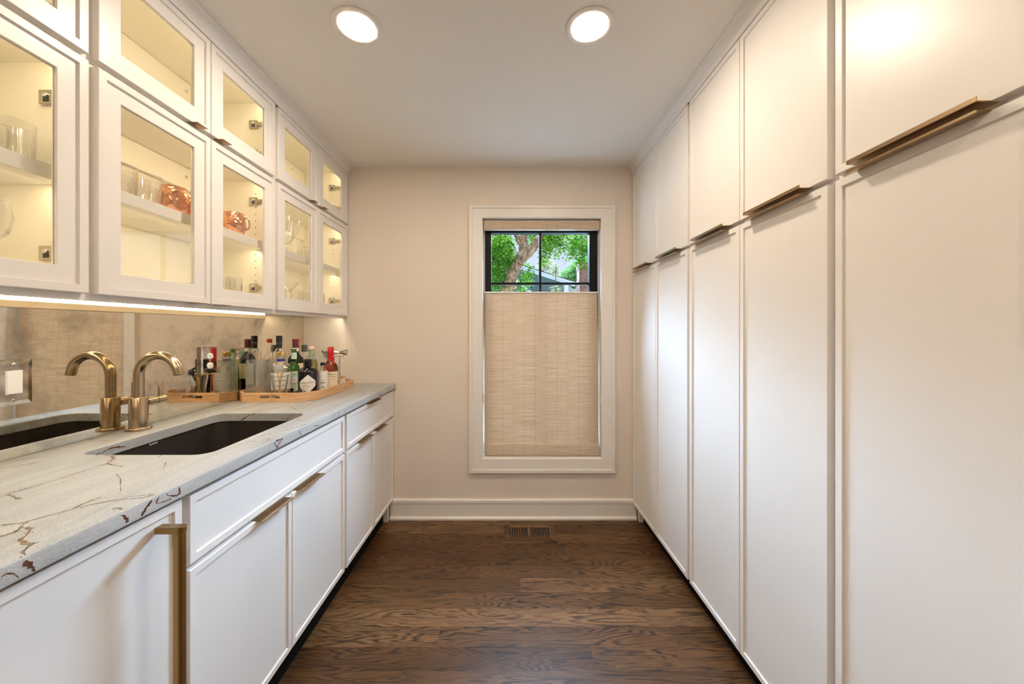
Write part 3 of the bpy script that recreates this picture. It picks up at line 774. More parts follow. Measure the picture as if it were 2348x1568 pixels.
for i in range(n):
    j = (i+1) % n
    if i in (0, 4):   # the two boards with hand slots
        y0_, y1_ = (ty[i][1], inn[i][1]); a_, b_ = sorted((ty[i][0], ty[j][0]))
        ax, bx = sorted((inn[i][0], inn[j][0])); mid = (a_+b_)/2
        mb = MB().hole_plate(lambda u, v, w_: ((u if w_ == 0 or a_ < u < b_ else (ax if u == a_ else bx)), y0_+(y1_-y0_)*w_, v), a_, b_, TZ, TZ+.046, mid-.052, mid+.052, TZ+.018, TZ+.034, 0, 1)
    else:
        mb = MB().prism([ty[i], ty[j], inn[j], inn[i]], PT(0), TZ, TZ+.046)
    obj('side_board', mb, M_beech, tr, org=((ty[i][0]+ty[j][0])/2, (ty[i][1]+ty[j][1])/2, TZ))
ZB = TZ+.0064

def curve_prof(pts, k=5):      # smooth a coarse profile
    out = []
    for i in range(len(pts)-1):
        p0, p1, p2, p3 = pts[max(i-1, 0)], pts[i], pts[i+1], pts[min(i+2, len(pts)-1)]
        for j in range(k):
            t_ = j/k
            f = lambda a, b, c, d_: .5*((2*b)+(-a+c)*t_+(2*a-5*b+4*c-d_)*t_*t_+(-a+3*b-3*c+d_)*t_**3)
            out.append((max(.0005, f(p0[0], p1[0], p2[0], p3[0])), f(p0[1], p1[1], p2[1], p3[1])))
    out.append(pts[-1]); return out
def facing(x, y): return math.atan2(-y, -x)
def patch(x, y, r, z0, z1, ang, half, seg=18):
    return MB().lathe((x, y, ZB), [(r, z0), (r, z1)], seg, a0=ang-half, a1=ang+half)
def cylP(x, y, r, ang): return lambda u, v, w_: (x+(r+w_)*math.cos(ang+u/r), y+(r+w_)*math.sin(ang+u/r), ZB+v)
def bottle(name, label, x, y, prof, m, cap=None, capm=None, labels=(), cat='bottle', group='bottles on the tray', capname='cap'):
    t = thing(name, label, cat, (x, y, ZB), group)
    obj('body', MB().lathe((x, y, ZB), prof, 48), m, t, smooth=50)
    if cap: obj(capname, MB().lathe((x, y, ZB), cap, 32), capm, t, smooth=40)
    a = facing(x, y)
    out = []
    for nm, r, z0, z1, half, lm in labels: out.append(obj(nm, patch(x, y, r, z0, z1, a, half), lm, t, fix=False, smooth=60))
    return t, a, out
def body(r, h_sh, neck, h_top, sh=.03, foot=.004, hollow=True):
    out = [(0, 0), (r-foot, 0), (r, foot)]+[(r, h_sh)]+[(neck+(r-neck)*(.5+.5*math.cos(PI*i/8)), h_sh+sh*i/8) for i in range(1, 9)]+[(neck, h_top)]
    return out+[(a-.0028, max(b, .008)) for a, b in out[:1:-1]]+[(0, .008)] if hollow else out+[(0, h_top)]
def capprof(r, z0, z1): return [(r-.001, z0), (r, z0+.001), (r, z1-.002), (r-.002, z1), (0, z1)]

# tall clear bottle with black cap
t, a, l = bottle('liquor_bottle', 'tall clear round bottle with long black cap and black neck band, behind the gold-capped bottle', -1.350, 2.140, body(.036, .215, .0145, .288, .045), M_glass, capprof(.0165, .289, .329), M_blackp,
    [('neck_band', .0150, .255, .287, PI, M_ink), ('front_label', .0365, .05, .17, 1.1, M_paper)])
# burgundy capsule dark bottle
t, a, l = bottle('wine_bottle', 'dark green-black bottle with burgundy capsule and cream label, tallest behind the green bottle', -1.2796, 2.185, body(.041, .185, .0150, .255, .05, hollow=False), M_darkb, capprof(.0175, .256, .308), M_burg,
    [('neck_label', .0158, .215+.02, .2555, PI, M_paper), ('front_label', .0414, .075, .165, 1.2, M_cream)], capname='capsule')
# red-capped clear bottle behind it
bottle('liquor_bottle', 'clear bottle with red cap standing behind the burgundy-capped dark bottle', -1.335, 2.298, body(.034, .17, .0140, .282, .07), M_glass, capprof(.0155, .2825, .307), M_redcap, [('front_label', .0344, .05, .14, 1.1, M_paper)])
# textured black cap bottle
bottle('liquor_bottle', 'clear bottle with wide grey ribbed cap at the back of the tray', -1.328, 2.365, body(.028, .17, .0155, .222, .045), M_glass, capprof(.0185, .2225, .266), M_greycap, [('front_label', .0284, .04, .13, 1.1, M_paper)])
# green bottle with white and green label
t, a, l = bottle('liquor_bottle', 'bright green glass bottle with white and green printed label', -1.2458, 2.110, body(.031, .135, .0135, .246, .055, hollow=False), M_greenb, capprof(.0150, .2465, .252), M_ink,
    [('neck_label', .0142, .195, .232, PI, M_green_lab), ('front_label', .0314, .030, .125, 1.5, M_paper), ('base_label', .0314, .004, .022, 1.5, M_ink)])
obj('lettering', text_mb('LOO', .011, cylP(-1.2458, 2.110, .0314, a), 0, .078, w1=.0003), M_ink, l[1], fix=False)
obj('label_print', MB().lathe((-1.2458, 2.11, ZB), [(.0316, .092), (.0316, .120)], 18, a0=a-1.2, a1=a+.9), M_green_lab, l[1], fix=False)
obj('label_print', MB().lathe((-1.2458, 2.11, ZB), [(.0316, .036), (.0316, .064)], 18, a0=a-1.2, a1=a+.9), M_green_lab, l[1], fix=False)
# gold cap, blue band clear bottle
t, a, l = bottle('liquor_bottle', 'wide clear bottle with gold cap, blue neck band and big white label', -1.272, 2.030, body(.050, .138, .0190, .215, .040), M_glass, capprof(.0215, .2155, .240), M_gold,
    [('neck_band', .0197, .188, .200, PI, M_bluecap), ('neck_label', .0195, .178, .1875, PI, M_cork), ('front_label', .0505, .035, .128, 1.25, M_paper)])
for z, hw in ((.105, .7), (.083, .8), (.056, .5)):
    obj('label_print', MB().lathe((-1.272, 2.030, ZB), [(.0508, z), (.0508, z+.003)], 14, a0=a-hw, a1=a+hw), M_ink, l[2], fix=False)
# black apothecary gin bottle
hx, hy = -1.121, 2.030
t, a, l = bottle('gin_bottle', 'squat black apothecary bottle with white diamond label, front right of the tray', hx, hy, [(0, 0), (.047, 0), (.050, .004), (.050, .132), (.048, .140), (.030, .152), (.0195, .158), (.0185, .178), (.022, .180), (.022, .184), (0, .184)], M_blackglass,
    [(.0165, .1845), (.0190, .186), (.0190, .199), (.0165, .2015), (0, .2015)], M_blackp, capname='stopper')
dz0, dz1, rr = .018, .118, .0506
mbd = MB(); NZ_, NX_ = 14, 10
for i in range(NZ_+1):
    f = i/NZ_; z = dz0+(dz1-dz0)*f; hw = max(.0006, min(.042, .042*(1-abs(2*f-1))*1.35))
    for k in range(NX_+1): mbd.v.append(cylP(hx, hy, rr, a)(hw*(2*k/NX_-1), z, 0))
for i in range(NZ_):
    for k in range(NX_): mbd.f.append((i*(NX_+1)+k, i*(NX_+1)+k+1, (i+1)*(NX_+1)+k+1, (i+1)*(NX_+1)+k))
lab = obj('front_label', mbd, M_paper, t, fix=False, smooth=60)
obj('lettering', text_mb("HENDRICK'S", .0125, cylP(hx, hy, rr, a), 0, .074, w1=.0004), M_ink, lab, fix=False)
obj('lettering', text_mb('GIN', .0085, cylP(hx, hy, rr, a), 0, .056, w1=.0004, xs=1.5), M_ink, lab, fix=False)
# swing top bottle
sx, sy = -1.2125, 2.235
t, a, l = bottle('swing_top_bottle', 'pale green glass swing-top bottle half full of golden spirit', sx, sy, body(.036, .165, .0165, .243, .035), M_glassg, [(.012, .2435), (.0165, .245), (.0165, .258), (.013, .262), (0, .262)], M_cork, capname='stopper')
obj('liquid', MB().lathe((sx, sy, ZB), [(0, .004), (.033, .005), (.0335, .160), (.027, .180), (0, .1805)], 32), M_gold_liq, t, smooth=50)
obj('wire_bail', MB().tube([(sx-.018, sy, ZB+.225), (sx-.020, sy, ZB+.245), (sx-.012, sy, ZB+.263), (sx+.012, sy, ZB+.263), (sx+.021, sy, ZB+.245), (sx+.019, sy, ZB+.22), (sx+.023, sy, ZB+.205)], .0013, 8), M_nickel, t, smooth=60)
# white-labelled small bottle
kx, ky = -1.072, 2.098
t, a, l = bottle('liquor_bottle', 'slim small bottle wrapped in white paper, black cap, between gin and bourbon bottles', kx, ky, body(.0255, .125, .012, .158, .024), M_glass, capprof(.0135, .1585, .176), M_blackp, [('front_label', .0259, .006, .128, 2.2, M_paper)])
for z, hw in ((.075, .35), (.060, .5), (.035, .3)):
    obj('label_print', MB().lathe((kx, ky, ZB), [(.0261, z), (.0261, z+(.004 if z != .075 else .002))], 10, a0=a-hw, a1=a+hw), M_ink, l[0], fix=False)
# red wax bourbon
lx, ly = -1.0605, 2.168
t, a, l = bottle('bourbon_bottle', 'amber square-shouldered bottle dipped in dripping red wax, right side of the tray', lx, ly, [(0, 0), (.037, 0), (.040, .004), (.040, .130), (.0395, .140), (.033, .158), (.022, .172), (.0165, .184), (.0145, .195), (.0145, .255), (0, .255)], M_amber,
    [('front_label', .0404, .022, .118, 1.15, M_cream)][0:0], None, [('front_label', .0404, .030, .118, 1.2, M_cream)])
wx = obj('wax_seal', MB().lathe((lx, ly, ZB), [(.0155, .192), (.0160, .205), (.0165, .224), (.0185, .228), (.0175, .234), (.0175, .258), (.0155, .262), (0, .262)], 40), M_redwax, t, smooth=50)
for k, (da, dl) in enumerate(((-.9, .018), (-.35, .030), (.15, .014), (.6, .040), (1.3, .02), (2.2, .03), (3.2, .02), (4.3, .035))):
    def rad(z):
        pr_ = [(.040, .140), (.033, .158), (.022, .172), (.0165, .184), (.0150, .195), (.0150, .21)]
        for (r1, z1), (r2, z2) in zip(pr_, pr_[1:]):
            if z <= z2: return r1+(r2-r1)*max(0, (z-z1)/(z2-z1))
        return .015
    q = [(lx+(rad(.202-dl*s_)+.0008)*math.cos(a+da+.12*s_), ly+(rad(.202-dl*s_)+.0008)*math.sin(a+da+.12*s_), ZB+.202-dl*s_) for s_ in [i_/6 for i_ in range(7)]]
    obj('wax_drip', MB().tube(q, [.0044, .0040, .0036, .0033, .0032, .0034, .0024], 10), M_redwax, wx, smooth=60)
obj('lettering', text_mb("Maker's", .0140, cylP(lx, ly, .0404, a), .006, .103, w1=.0004), M_ink, l[0], fix=False)
obj('lettering', text_mb("Mark", .0140, cylP(lx, ly, .0404, a), .012, .088, w1=.0004), M_ink, l[0], fix=False)
obj('lettering', text_mb("WHISKY", .0060, cylP(lx, ly, .0404, a), .012, .073, w1=.0004), M_ink, l[0], fix=False)
obj('label_print', MB().lathe((lx, ly, ZB), [(.0407, .088), (.0407, .106)], 8, a0=a-.95, a1=a-.62), M_ink, l[0], fix=False)

# fluted glass carafe
gx, gy = -1.338, 1.939
flp = [(0, .003), (.046, .003), (.0515, 0), (.0525, .006), (.0525, .170), (.050, .182), (.0515, .203), (.0495, .203), (.0475, .182), (.0490, .168), (.0490, .014), (.045, .010), (0, .010)]
cf = thing('fluted_carafe', 'tall fluted clear glass carafe at the front left of the tray', 'carafe', (gx, gy, ZB))
obj('body', MB().lathe((gx, gy, ZB), flp, 180, mod=lambda a_, z_: 1-.045*(1 if .006 <= z_ <= .17 else 0)*(1+math.cos(36*a_))/2), M_fluted, cf, smooth=80)

# cut glasses
def facet(k, d_): return lambda a_, z_: 1-d_*(1-abs(math.cos(k*a_/2)))
def glass_thing(name, label, x, y, zb, prof, m, cat='glass', group=None, mod=None, seg=40, sm=50):
    t = thing(name, label, cat, (x, y, zb), group)
    obj('bowl', MB().lathe((x, y, zb), prof, seg, mod), m, t, smooth=sm); return t
fx, fy = -1.2087, 1.922
glass_thing('pick_glass', 'tapered faceted glass holding gold cocktail picks, in front of the gold-capped bottle', fx, fy, ZB, [(0, 0), (.024, 0), (.026, .003), (.0385, .105), (.0415, .125), (.0390, .125), (.0360, .105), (.0235, .016), (0, .013)], M_glass, mod=facet(9, .06), seg=72, sm=25)
for k, (dx, dy, lean, az) in enumerate(((-.008, .004, .20, PI), (-.004, -.004, .22, 2.9), (.004, .004, .19, .1), (.007, -.003, .22, -.1), (.002, .006, .12, 1.2))):
    p0 = Vector((fx-math.cos(az)*.012+dx*.3, fy-math.sin(az)*.012+dy*.3, ZB+.0185)); dv = Vector((math.cos(az)*lean, math.sin(az)*lean, 1)).normalized()
    tp_ = thing('cocktail_pick', 'thin gold cocktail pick in the faceted glass, '+('leaning toward the carafe', 'leaning toward the carafe, nearest the tray front', 'leaning toward the gin bottle', 'toward the gin bottle, nearest the tray front', 'standing almost upright')[k], 'cocktail pick', p0, 'gold picks in the faceted glass')
    obj('shaft', MB().tube([p0+dv*(.112*i/12)+Vector((.0006*math.cos(i*2), .0006*math.sin(i*2), 0)) for i in range(13)], .0016, 8), M_gold, tp_, smooth=60)
    obj('knob', MB().tube([p0+dv*.110, p0+dv*.113, p0+dv*.119, p0+dv*.121], [.0015, .0032, .0032, .0012], 10), M_gold, tp_, smooth=50)
glass_thing('shot_glass', 'small thick-based shot glass in front of the black gin bottle', -1.112, 1.928, ZB, [(0, 0), (.0195, 0), (.021, .003), (.028, .084), (.0265, .084), (.0205, .026), (0, .024)], M_glass)

# bar tool stand with strainer and jigger
bx, by = -1.098, 2.363
bs = thing('bar_tool_stand', 'slim metal stand at the tray corner carrying a jigger and a strainer', 'stand', (bx, by, ZB))
obj('foot', MB().lathe((bx, by, ZB), [(.026, 0), (.026, .006), (.024, .008), (0, .008)], 32), M_nickel, bs, smooth=40)
obj('rod', MB().tube([(bx, by, ZB+.0075), (bx, by, ZB+.196)], .003, 12), M_nickel, bs, smooth=50)
obj('arm', MB().tube([(bx-.075, by, ZB+.192), (bx+.03, by, ZB+.192)], .0025, 10), M_nickel, bs, smooth=50)
jz = ZB+.2155
jg = thing('jigger', 'chrome double-cone jigger lying across the top of the stand', 'jigger', (bx, by, jz-.02))
obj('cup', MB().lathe((bx-.002, by, jz), [(.015, -.047), (.0175, -.046), (.007, -.002), (.007, .002), (.0215, .046), (.0205, .047), (.006, .004), (0, .003)], 36, axis='X'), M_chrome, jg, smooth=40)
stx, sty, stz = -1.170, by-.010, ZB+.196
st = thing('cocktail_strainer', 'round perforated chrome strainer hanging beside the red wax bottle', 'strainer', (stx, sty, stz-.03))
dirv = (CAM-Vector((stx, sty, stz))).normalized()
mb = MB(); nrm = Vector((0, -1, 0)); 
mb.lathe((stx, sty, stz), [(.020, -.002), (.030, -.004), (.0315, -.002), (.030, .002), (.020, .003), (0, .003), (0, -.002)][::-1], 36, axis='Y')
obj('disc', mb, M_steel, st, smooth=40)
for k, (r_, c_) in enumerate(((0, 1), (.007, 6), (.014, 11))):
    for i in range(c_):
        obj('hole', MB().lathe((stx+r_*math.cos(2*PI*i/c_), sty-.0022, stz+r_*math.sin(2*PI*i/c_)), [(0, -.0006), (.0022, -.0006), (.0022, 0), (0, 0)], 10, axis='Y'), M_dark, st)
obj('handle', MB().tube([(stx-.024, sty, stz+.017), (stx-.035, sty, stz+.028), (stx-.040, sty+.004, stz+.033)], [.004, .0045, .003], 10), M_blackp, st, smooth=50)
obj('coil', MB().tube([(stx+.033*math.cos(t_), sty+.0035+.002*math.sin(t_*40), stz+.033*math.sin(t_)) for t_ in [PI*2*i/240 for i in range(240)]], .0012, 6), M_chrome, st, smooth=60)
# white jar with wooden lid
jx, jy = -1.052, 2.300
jr = thing('match_jar', 'small white jar with pale wooden lid beside the red wax bottle', 'jar', (jx, jy, ZB))
obj('body', MB().lathe((jx, jy, ZB), [(0, 0), (.017, 0), (.018, .002), (.018, .058), (0, .058)], 28), M_paper, jr, smooth=40)
obj('lid', MB().lathe((jx, jy, ZB), [(.0182, .0585), (.0185, .060), (.0185, .072), (.017, .074), (0, .074)], 28), M_beech, jr, smooth=40)

# ------------------------------------------------------------------ things in the glass cabinets
SZ, FZ = shelf_z+.0006, 1.405+.0176
def tum(r0, r1, h, tk=.0022, base=.008): return [(0, 0), (r0-.002, 0), (r0, .002), (r1, h), (r1-tk, h), (r0-tk, base), (0, base)]
rib = lambda a_, z_: 1-.025*(1+math.cos(26*a_))/2
mug0 = None
def mug(x, y, label, rot):
    global mug0
    if mug0 is None:
        t = thing('copper_mug', label, 'mug', (x, y, SZ), 'hammered copper mugs on the cabinet shelf')
        pr = curve_prof([(.031, .0), (.041, .016), (.0455, .040), (.0435, .065), (.0375, .088), (.0365, .094)])
        pi_ = [(r-.002, z+.001) for r, z in pr][::-1]
        obj('body', MB().lathe((x, y, SZ), [(0, 0)]+pr+[(.038, .0955)]+pi_+[(0, .002)], 40), M_copper, t, smooth=60)
        hpts = [(.0375, .078), (.047, .082), (.055, .072), (.0575, .052), (.053, .034), (.0445, .028)]
        hp_ = [(x+r*math.cos(.5), y+r*math.sin(.5), SZ+z) for r, z in curve_prof(hpts, 4)]
        obj('handle', MB().tube(hp_, .0036, 10), M_brass, t, smooth=60); mug0 = t; return t
    t = copy_tree(mug0); t.location = (x, y, SZ); t.rotation_euler = (0, 0, rot); t['label'] = label; return t
mug(-1.222, 1.617, 'round hammered copper mug with brass handle, alone in the second shelf bay from the viewer', 0)
mug(-1.222, 1.327, 'hammered copper mug on the shelf beside the clear mug glass, behind the wide glass door', 2.2)
mug(-1.235, 1.425, 'hammered copper mug half hidden by the door stile between two glass doors', .6)
gp = {}
def clear(name, label, x, y, z, prof, group, mod=None, seg=36, cat='glass'):
    key = (name, len(prof), prof[3] if len(prof) > 3 else 0)
    if key in gp:
        t = copy_tree(gp[key]); t.location = (x, y, z); t['label'] = label; t['group'] = group; return t
    t = thing(name, label, cat, (x, y, z), group); obj('bowl', MB().lathe((x, y, z), prof, seg, mod), M_tumb, t, smooth=60); gp[key] = t; return t
G1 = 'clear tumblers in the glass cabinets'
rt = tum(.036, .039, .095)
for (x, y, l_) in ((-1.225, .822, 'ribbed clear tumbler, first on the shelf of the nearest cabinet'), (-1.235, .905, 'ribbed clear tumbler, last on the shelf of the nearest cabinet'),
                   (-1.325, .835, 'ribbed clear tumbler at the back of the shelf in the nearest cabinet'), (-1.325, .92, 'ribbed clear tumbler at the back corner of the nearest cabinet shelf'),
                   (-1.225, 1.150, 'ribbed clear tumbler, first behind the wide glass door above the bottles'), (-1.325, 1.130, 'ribbed clear tumbler at the back behind the wide glass door')):
    clear('ribbed_tumbler', l_, x, y, SZ, rt, G1, rib, 104)
st_ = tum(.034, .039, .098)
for (x, y, l_) in ((-1.225, 1.238, 'smooth clear tumbler between the ribbed tumbler and the copper mug'), (-1.325, 1.230, 'smooth clear tumbler behind, beside the copper mugs'), (-1.33, 1.322, 'smooth clear tumbler standing behind the copper mug')):
    clear('smooth_tumbler', l_, x, y, SZ, st_, G1)
sh_ = tum(.026, .031, .075)
for k, (x, y, l_) in enumerate(((-1.23, 1.560, 'short clear glass at the left of the row below the copper mug'), (-1.23, 1.630, 'short clear glass, middle of the row below the copper mug'), (-1.30, 1.690, 'short clear glass at the right of the row below the copper mug'), (-1.31, 1.60, 'short clear glass at the back below the copper mug'))):
    clear('highball_glass', l_, x, y, FZ, tum(.027, .031, .118), G1)
for (x, y, l_) in ((-1.23, 2.250, 'short clear glass at the left on the farthest cabinet shelf'), (-1.23, 2.325, 'short clear glass in the middle of the farthest cabinet shelf'), (-1.30, 2.29, 'short clear glass at the back of the farthest cabinet shelf'), (-1.225, 2.172, 'short clear glass right of the goblets on the shelf'), (-1.325, 2.05, 'short clear glass behind the goblets')):
    clear('short_glass', l_, x, y, SZ, sh_, G1)
gob = [(0, 0), (.032, 0), (.033, .002), (.006, .007), (.004, .012), (.004, .075), (.010, .088), (.030, .120), (.040, .165), (.041, .195), (.0395, .195), (.0385, .165), (.028, .122), (.006, .094), (0, .094)]
for (x, y, l_) in ((-1.225, 1.955, 'stemmed cut wine goblet, nearer one on the shelf'), (-1.225, 2.050, 'stemmed cut wine goblet, farther one on the shelf'), (-1.335, 2.190, 'stemmed cut wine goblet at the back of the shelf')):
    clear('wine_goblet', l_, x, y, SZ, gob, 'wine goblets on the shelf', facet(12, .04), 72)
wg = [(0, 0), (.034, 0), (.035, .002), (.006, .006), (.004, .010), (.004, .080), (.012, .088), (.036, .115), (.043, .150), (.038, .195), (.0365, .195), (.0415, .150), (.034, .117), (.008, .092), (0, .092)]
for (x, y, l_) in ((-1.225, .850, 'round-bowled wine glass on the bottom of the nearest cabinet'), (-1.32, .80, 'round-bowled wine glass at the back of the nearest cabinet')):
    clear('wine_glass', l_, x, y, FZ, wg, 'wine glasses in the nearest cabinet')
mt = [(0, 0), (.034, 0), (.034, .002), (.005, .006), (.0038, .012), (.0038, .085), (.006, .090), (.052, .150), (.0505, .1505), (.004, .0935), (0, .0935)]
clear('martini_glass', 'wide conical martini glass at the bottom of the cabinet below the goblets', -1.225, 2.020, FZ, mt, 'martini glasses')
for k, (x, y, l_) in enumerate(((-1.235, 2.125, 'low straight tumbler beside the martini glass'), (-1.235, 2.204, 'low straight tumbler at the right of the martini glass'), (-1.325, 2.10, 'low straight tumbler behind the martini glass'), (-1.32, 1.93, 'low straight tumbler at the back behind the martini glass'))):
    clear('low_tumbler', l_, x, y, FZ, tum(.034, .036, .122), G1)
for (x, y, l_) in ((-1.24, 2.290, 'low straight tumbler at the bottom of the farthest cabinet'), (-1.24, 2.370, 'low straight tumbler near the hinge at the bottom of the farthest cabinet')):
    clear('low_tumbler', l_, x, y, FZ, tum(.034, .036, .122), G1)

# ------------------------------------------------------------------ tall cabinets
TZ0, TZ1, TZ2, TZ3 = .106, 1.698, 1.713, 2.394
XRC = XR+.020
for (a, b, where) in ((1.742, D-.003, 'nearest the window'), (.970, 1.742, 'in the middle of the right wall'), (.198, .970, 'at the right edge, nearest the viewer')):
    m = (a+b)/2
    t = thing('tall_cabinet', 'white floor-to-ceiling cabinet with four panel doors, '+where, 'cabinet', (XRC, m, 0), 'tall cabinets along the right wall')
    obj('carcass', MB().box(XRC+.0005, 1.4595, a+.0005, b-.0005, .098, 2.440), M_cab, t)
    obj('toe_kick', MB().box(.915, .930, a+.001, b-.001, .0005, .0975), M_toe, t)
    P = PR(XRC); far = b+.009 if b > 2.5 else b
    for (u0, u1) in ((a+.011, m-.0015), (m+.0015, far-.011)):
        c = (u0+u1)/2
        dl = slab_door('door', P, u0, u1, TZ0, TZ1, t); du = slab_door('door', P, u0, u1, TZ2, TZ3, t)
        edge_pull(P, c-.125, c+.125, TZ2-.0005, 1, du, .028, .010)
        edge_pull(P, c-.125, c+.125, TZ1+.0005, -1, dl, .028, .006)
    if b > 2.5: obj('end_block', MB().box(.885, .922, D-.055, D-.031, .0005, .0975), M_cab, t, bev=.002)

# ------------------------------------------------------------------ floor register
rg = thing('floor_register', 'dark wooden floor register with slatted grille near the window wall', 'floor vent', (.13, 2.35, 0))
obj('pit', MB().box(RX0+.002, RX1-.002, RY0+.002, RY1-.002, -.0048, -.0040), M_dark, rg)
ox0, ox1, oy0, oy1 = .004, .258, 2.316, 2.412
z0, z1 = -.0038, .0006
obj('frame_board', MB().box(RX0+.0006, ox0, RY0+.0006, RY1-.0006, z0, z1), M_oak, rg, org=(RX0, 2.35, 0)); obj('frame_board', MB().box(ox1, RX1-.0006, RY0+.0006, RY1-.0006, z0, z1), M_oak, rg, org=(RX1, 2.35, 0))
obj('frame_board', MB().box(ox0+.0003, ox1-.0003, RY0+.0006, oy0, z0, z1), M_oak, rg, org=(.13, RY0, 0)); obj('frame_board', MB().box(ox0+.0003, ox1-.0003, oy1, RY1-.0006, z0, z1), M_oak, rg, org=(.13, RY1, 0))
obj('center_bar', MB().box(.121, .141, oy0+.0002, oy1-.0002, z0, z1-.0003), M_oak, rg, org=(.131, 2.36, 0))
for k in range(7):
    for x0 in (ox0+.011, .141+.011):
        x = x0+.0155*k
        obj('slat', MB().box(x-.0035, x+.0035, oy0+.0002, oy1-.0002, z0, z1-.0006), M_oak, rg, org=(x, 2.36, 0))

# ------------------------------------------------------------------ outside: house, chimney, trees
obj('ground', MB().box(-14, 14, D+.6, 30, -.9, -.8), M_lawn, kind='structure')
YH = 11.0
rk = lambda x: 3.43-.3136*(x+.36)          # rake line of the gable
hs = thing('neighbor_house', 'grey-green clapboard gable of the house next door, white trimmed', 'house', (0, YH, -.8))
obj('wall_core', MB().prism([(-3.4, -.8), (1.80, -.8), (1.80, rk(1.80)-.1), (-3.4, rk(-3.4)-.1)], lambda u, v, w_: (u, w_, v), YH+.03, YH+2), M_siding, hs)
ex = .120
for k in range(34):
    z0 = .35+ex*k; z1 = z0+ex
    xr = min(1.66, -.36+(3.43-.06-z0)/.3136)
    if xr < -3.3: break
    xr1 = min(1.66, -.36+(3.43-.06-z1)/.3136)
    mb = MB().add([(-3.4, YH-.012, z0), (xr, YH-.012, z0), (max(xr1, -3.39), YH+.012, z1+.012), (-3.4, YH+.012, z1+.012), (-3.4, YH+.04, z0), (xr, YH+.04, z0), (max(xr1, -3.39), YH+.04, z1+.012), (-3.4, YH+.04, z1+.012)],
                  [(0, 1, 2, 3), (7, 6, 5, 4), (0, 4, 5, 1), (3, 2, 6, 7), (0, 3, 7, 4), (1, 5, 6, 2)])
    obj('clapboard', mb, M_siding, hs)
def slant(x0, x1, f, t0, t1, y0, y1):     # a board that follows a slope f(x), from f-t0 to f-t1
    return MB().prism([(x0, f(x0)-t0), (x1, f(x1)-t0), (x1, f(x1)-t1), (x0, f(x0)-t1)], lambda u, v, w_: (u, w_, v), y0, y1)
obj('rake_board', slant(-3.4, 1.98, rk, .075, .0, YH-.06, YH-.02), M_rake, hs)
obj('rake_board', slant(-3.4, 2.02, rk, .015, -.045, YH-.11, YH-.04), M_rake, hs)
obj('roof', slant(-3.4, 2.05, rk, -.05, -.07, YH-.12, YH+2), M_roof, hs)
obj('corner_board', MB().box(1.66, 1.80, YH-.03, YH+.05, -.8, rk(1.8)-.03), M_rake, hs)
obj('soffit', MB().prism([(1.80, 2.62), (2.06, 2.50), (2.06, 2.40), (1.80, 2.47)], lambda u, v, w_: (u, w_, v), YH-.05, YH+2), M_soff, hs)
lr = lambda x: 2.86-.872*(x-.04)           # lower porch gable in front
obj('porch_rake', slant(-.6, 1.0, lr, .10, .0, 9.95, 10.02), M_rake, hs)
obj('porch_roof', slant(-.6, 1.0, lr, -.0, -.09, 10.0, YH), M_roof, hs)
cx0, cx1, cy0, cy1, cz1 = 1.99, 2.22, 10.30, 10.70, 3.17
chm = thing('brick_chimney', 'red brick chimney stack at the right of the window view', 'chimney', (2.13, 10.6, -.8))
obj('core', MB().box(cx0+.01, cx1-.01, cy0+.01, cy1-.01, -.8, cz1), M_mortar, chm)
bk = MB(); rng = random.Random(3)
for k in range(60):
    z = -.4+.0605*k; ov = .012 if k in (50, 51, 57, 58, 59) else 0
    off = 0 if k % 2 else .055
    x = cx0-off
    while x < cx1:
        e = rng.uniform(-.003, .003)
        if x+.1 > cx0: bk.box(max(x, cx0)-ov, min(x+.104, cx1)+ov, cy0-ov+e, cy0+.05, z, z+.051)
        x += .114
    y = cy0-off
    while y < cy1:
        if y+.1 > cy0:
            bk.box(cx1-.05, cx1+ov, max(y, cy0+.052), max(min(y+.104, cy1), cy0+.06), z, z+.051)
            bk.box(cx0-ov, cx0+.05, max(y, cy0+.052), max(min(y+.104, cy1), cy0+.06), z, z+.051)
        y += .114
obj('brick', bk, M_brick, chm, kind='stuff', fix=False)

def leaves(clusters, size, seed, rng_y=.35):
    r = random.Random(seed); mb = MB()
    for (cx, cy, cz, rx, rz, n) in clusters:
        for _ in range(n):
            while True:
                p = [r.uniform(-1, 1) for _ in range(3)]
                if p[0]**2+p[1]**2+p[2]**2 < 1: break
            # sprays of leaves, drooping
            bx_, by_, bz_ = cx+p[0]*rx, cy+p[1]*rng_y*2, cz+p[2]*rz
            for k in range(4):
                x, y, z = bx_+r.gauss(0, size*.7), by_+r.gauss(0, size), bz_-k*size*.8+r.gauss(0, size*.3)
                s_ = size*r.uniform(.6, 1.15); a = r.uniform(0, 2*PI); tl = r.uniform(-1.1, .3)
                dx = Vector((math.cos(a)*math.cos(tl), math.sin(a)*math.cos(tl), math.sin(tl)))*s_
                sd = dx.cross(Vector((r.uniform(-.5, .5), r.uniform(-.5, .5), 1))).normalized()*s_*.36
                up = sd.cross(dx).normalized()*s_*.08; o_ = Vector((x, y, z))
                mb.add([o_, o_+dx*.45+sd-up, o_+dx, o_+dx*.45-sd-up, o_+dx*.45+up], [(0, 1, 4), (1, 2, 4), (2, 3, 4), (3, 0, 4)])
    return mb
def wob(pts, k=4, amp=.02, seed=1):
    r = random.Random(seed); out = []
    for a, b in zip(pts, pts[1:]):
        for i in range(k): out.append(tuple(a[j]+(b[j]-a[j])*i/k+r.gauss(0, amp) for j in range(3)))
    out.append(pts[-1]); return out
big = thing('leaning_tree', 'leaning rough-barked tree with forked trunk and hanging green leaves outside', 'tree', (-.62, 6.0, -.8))
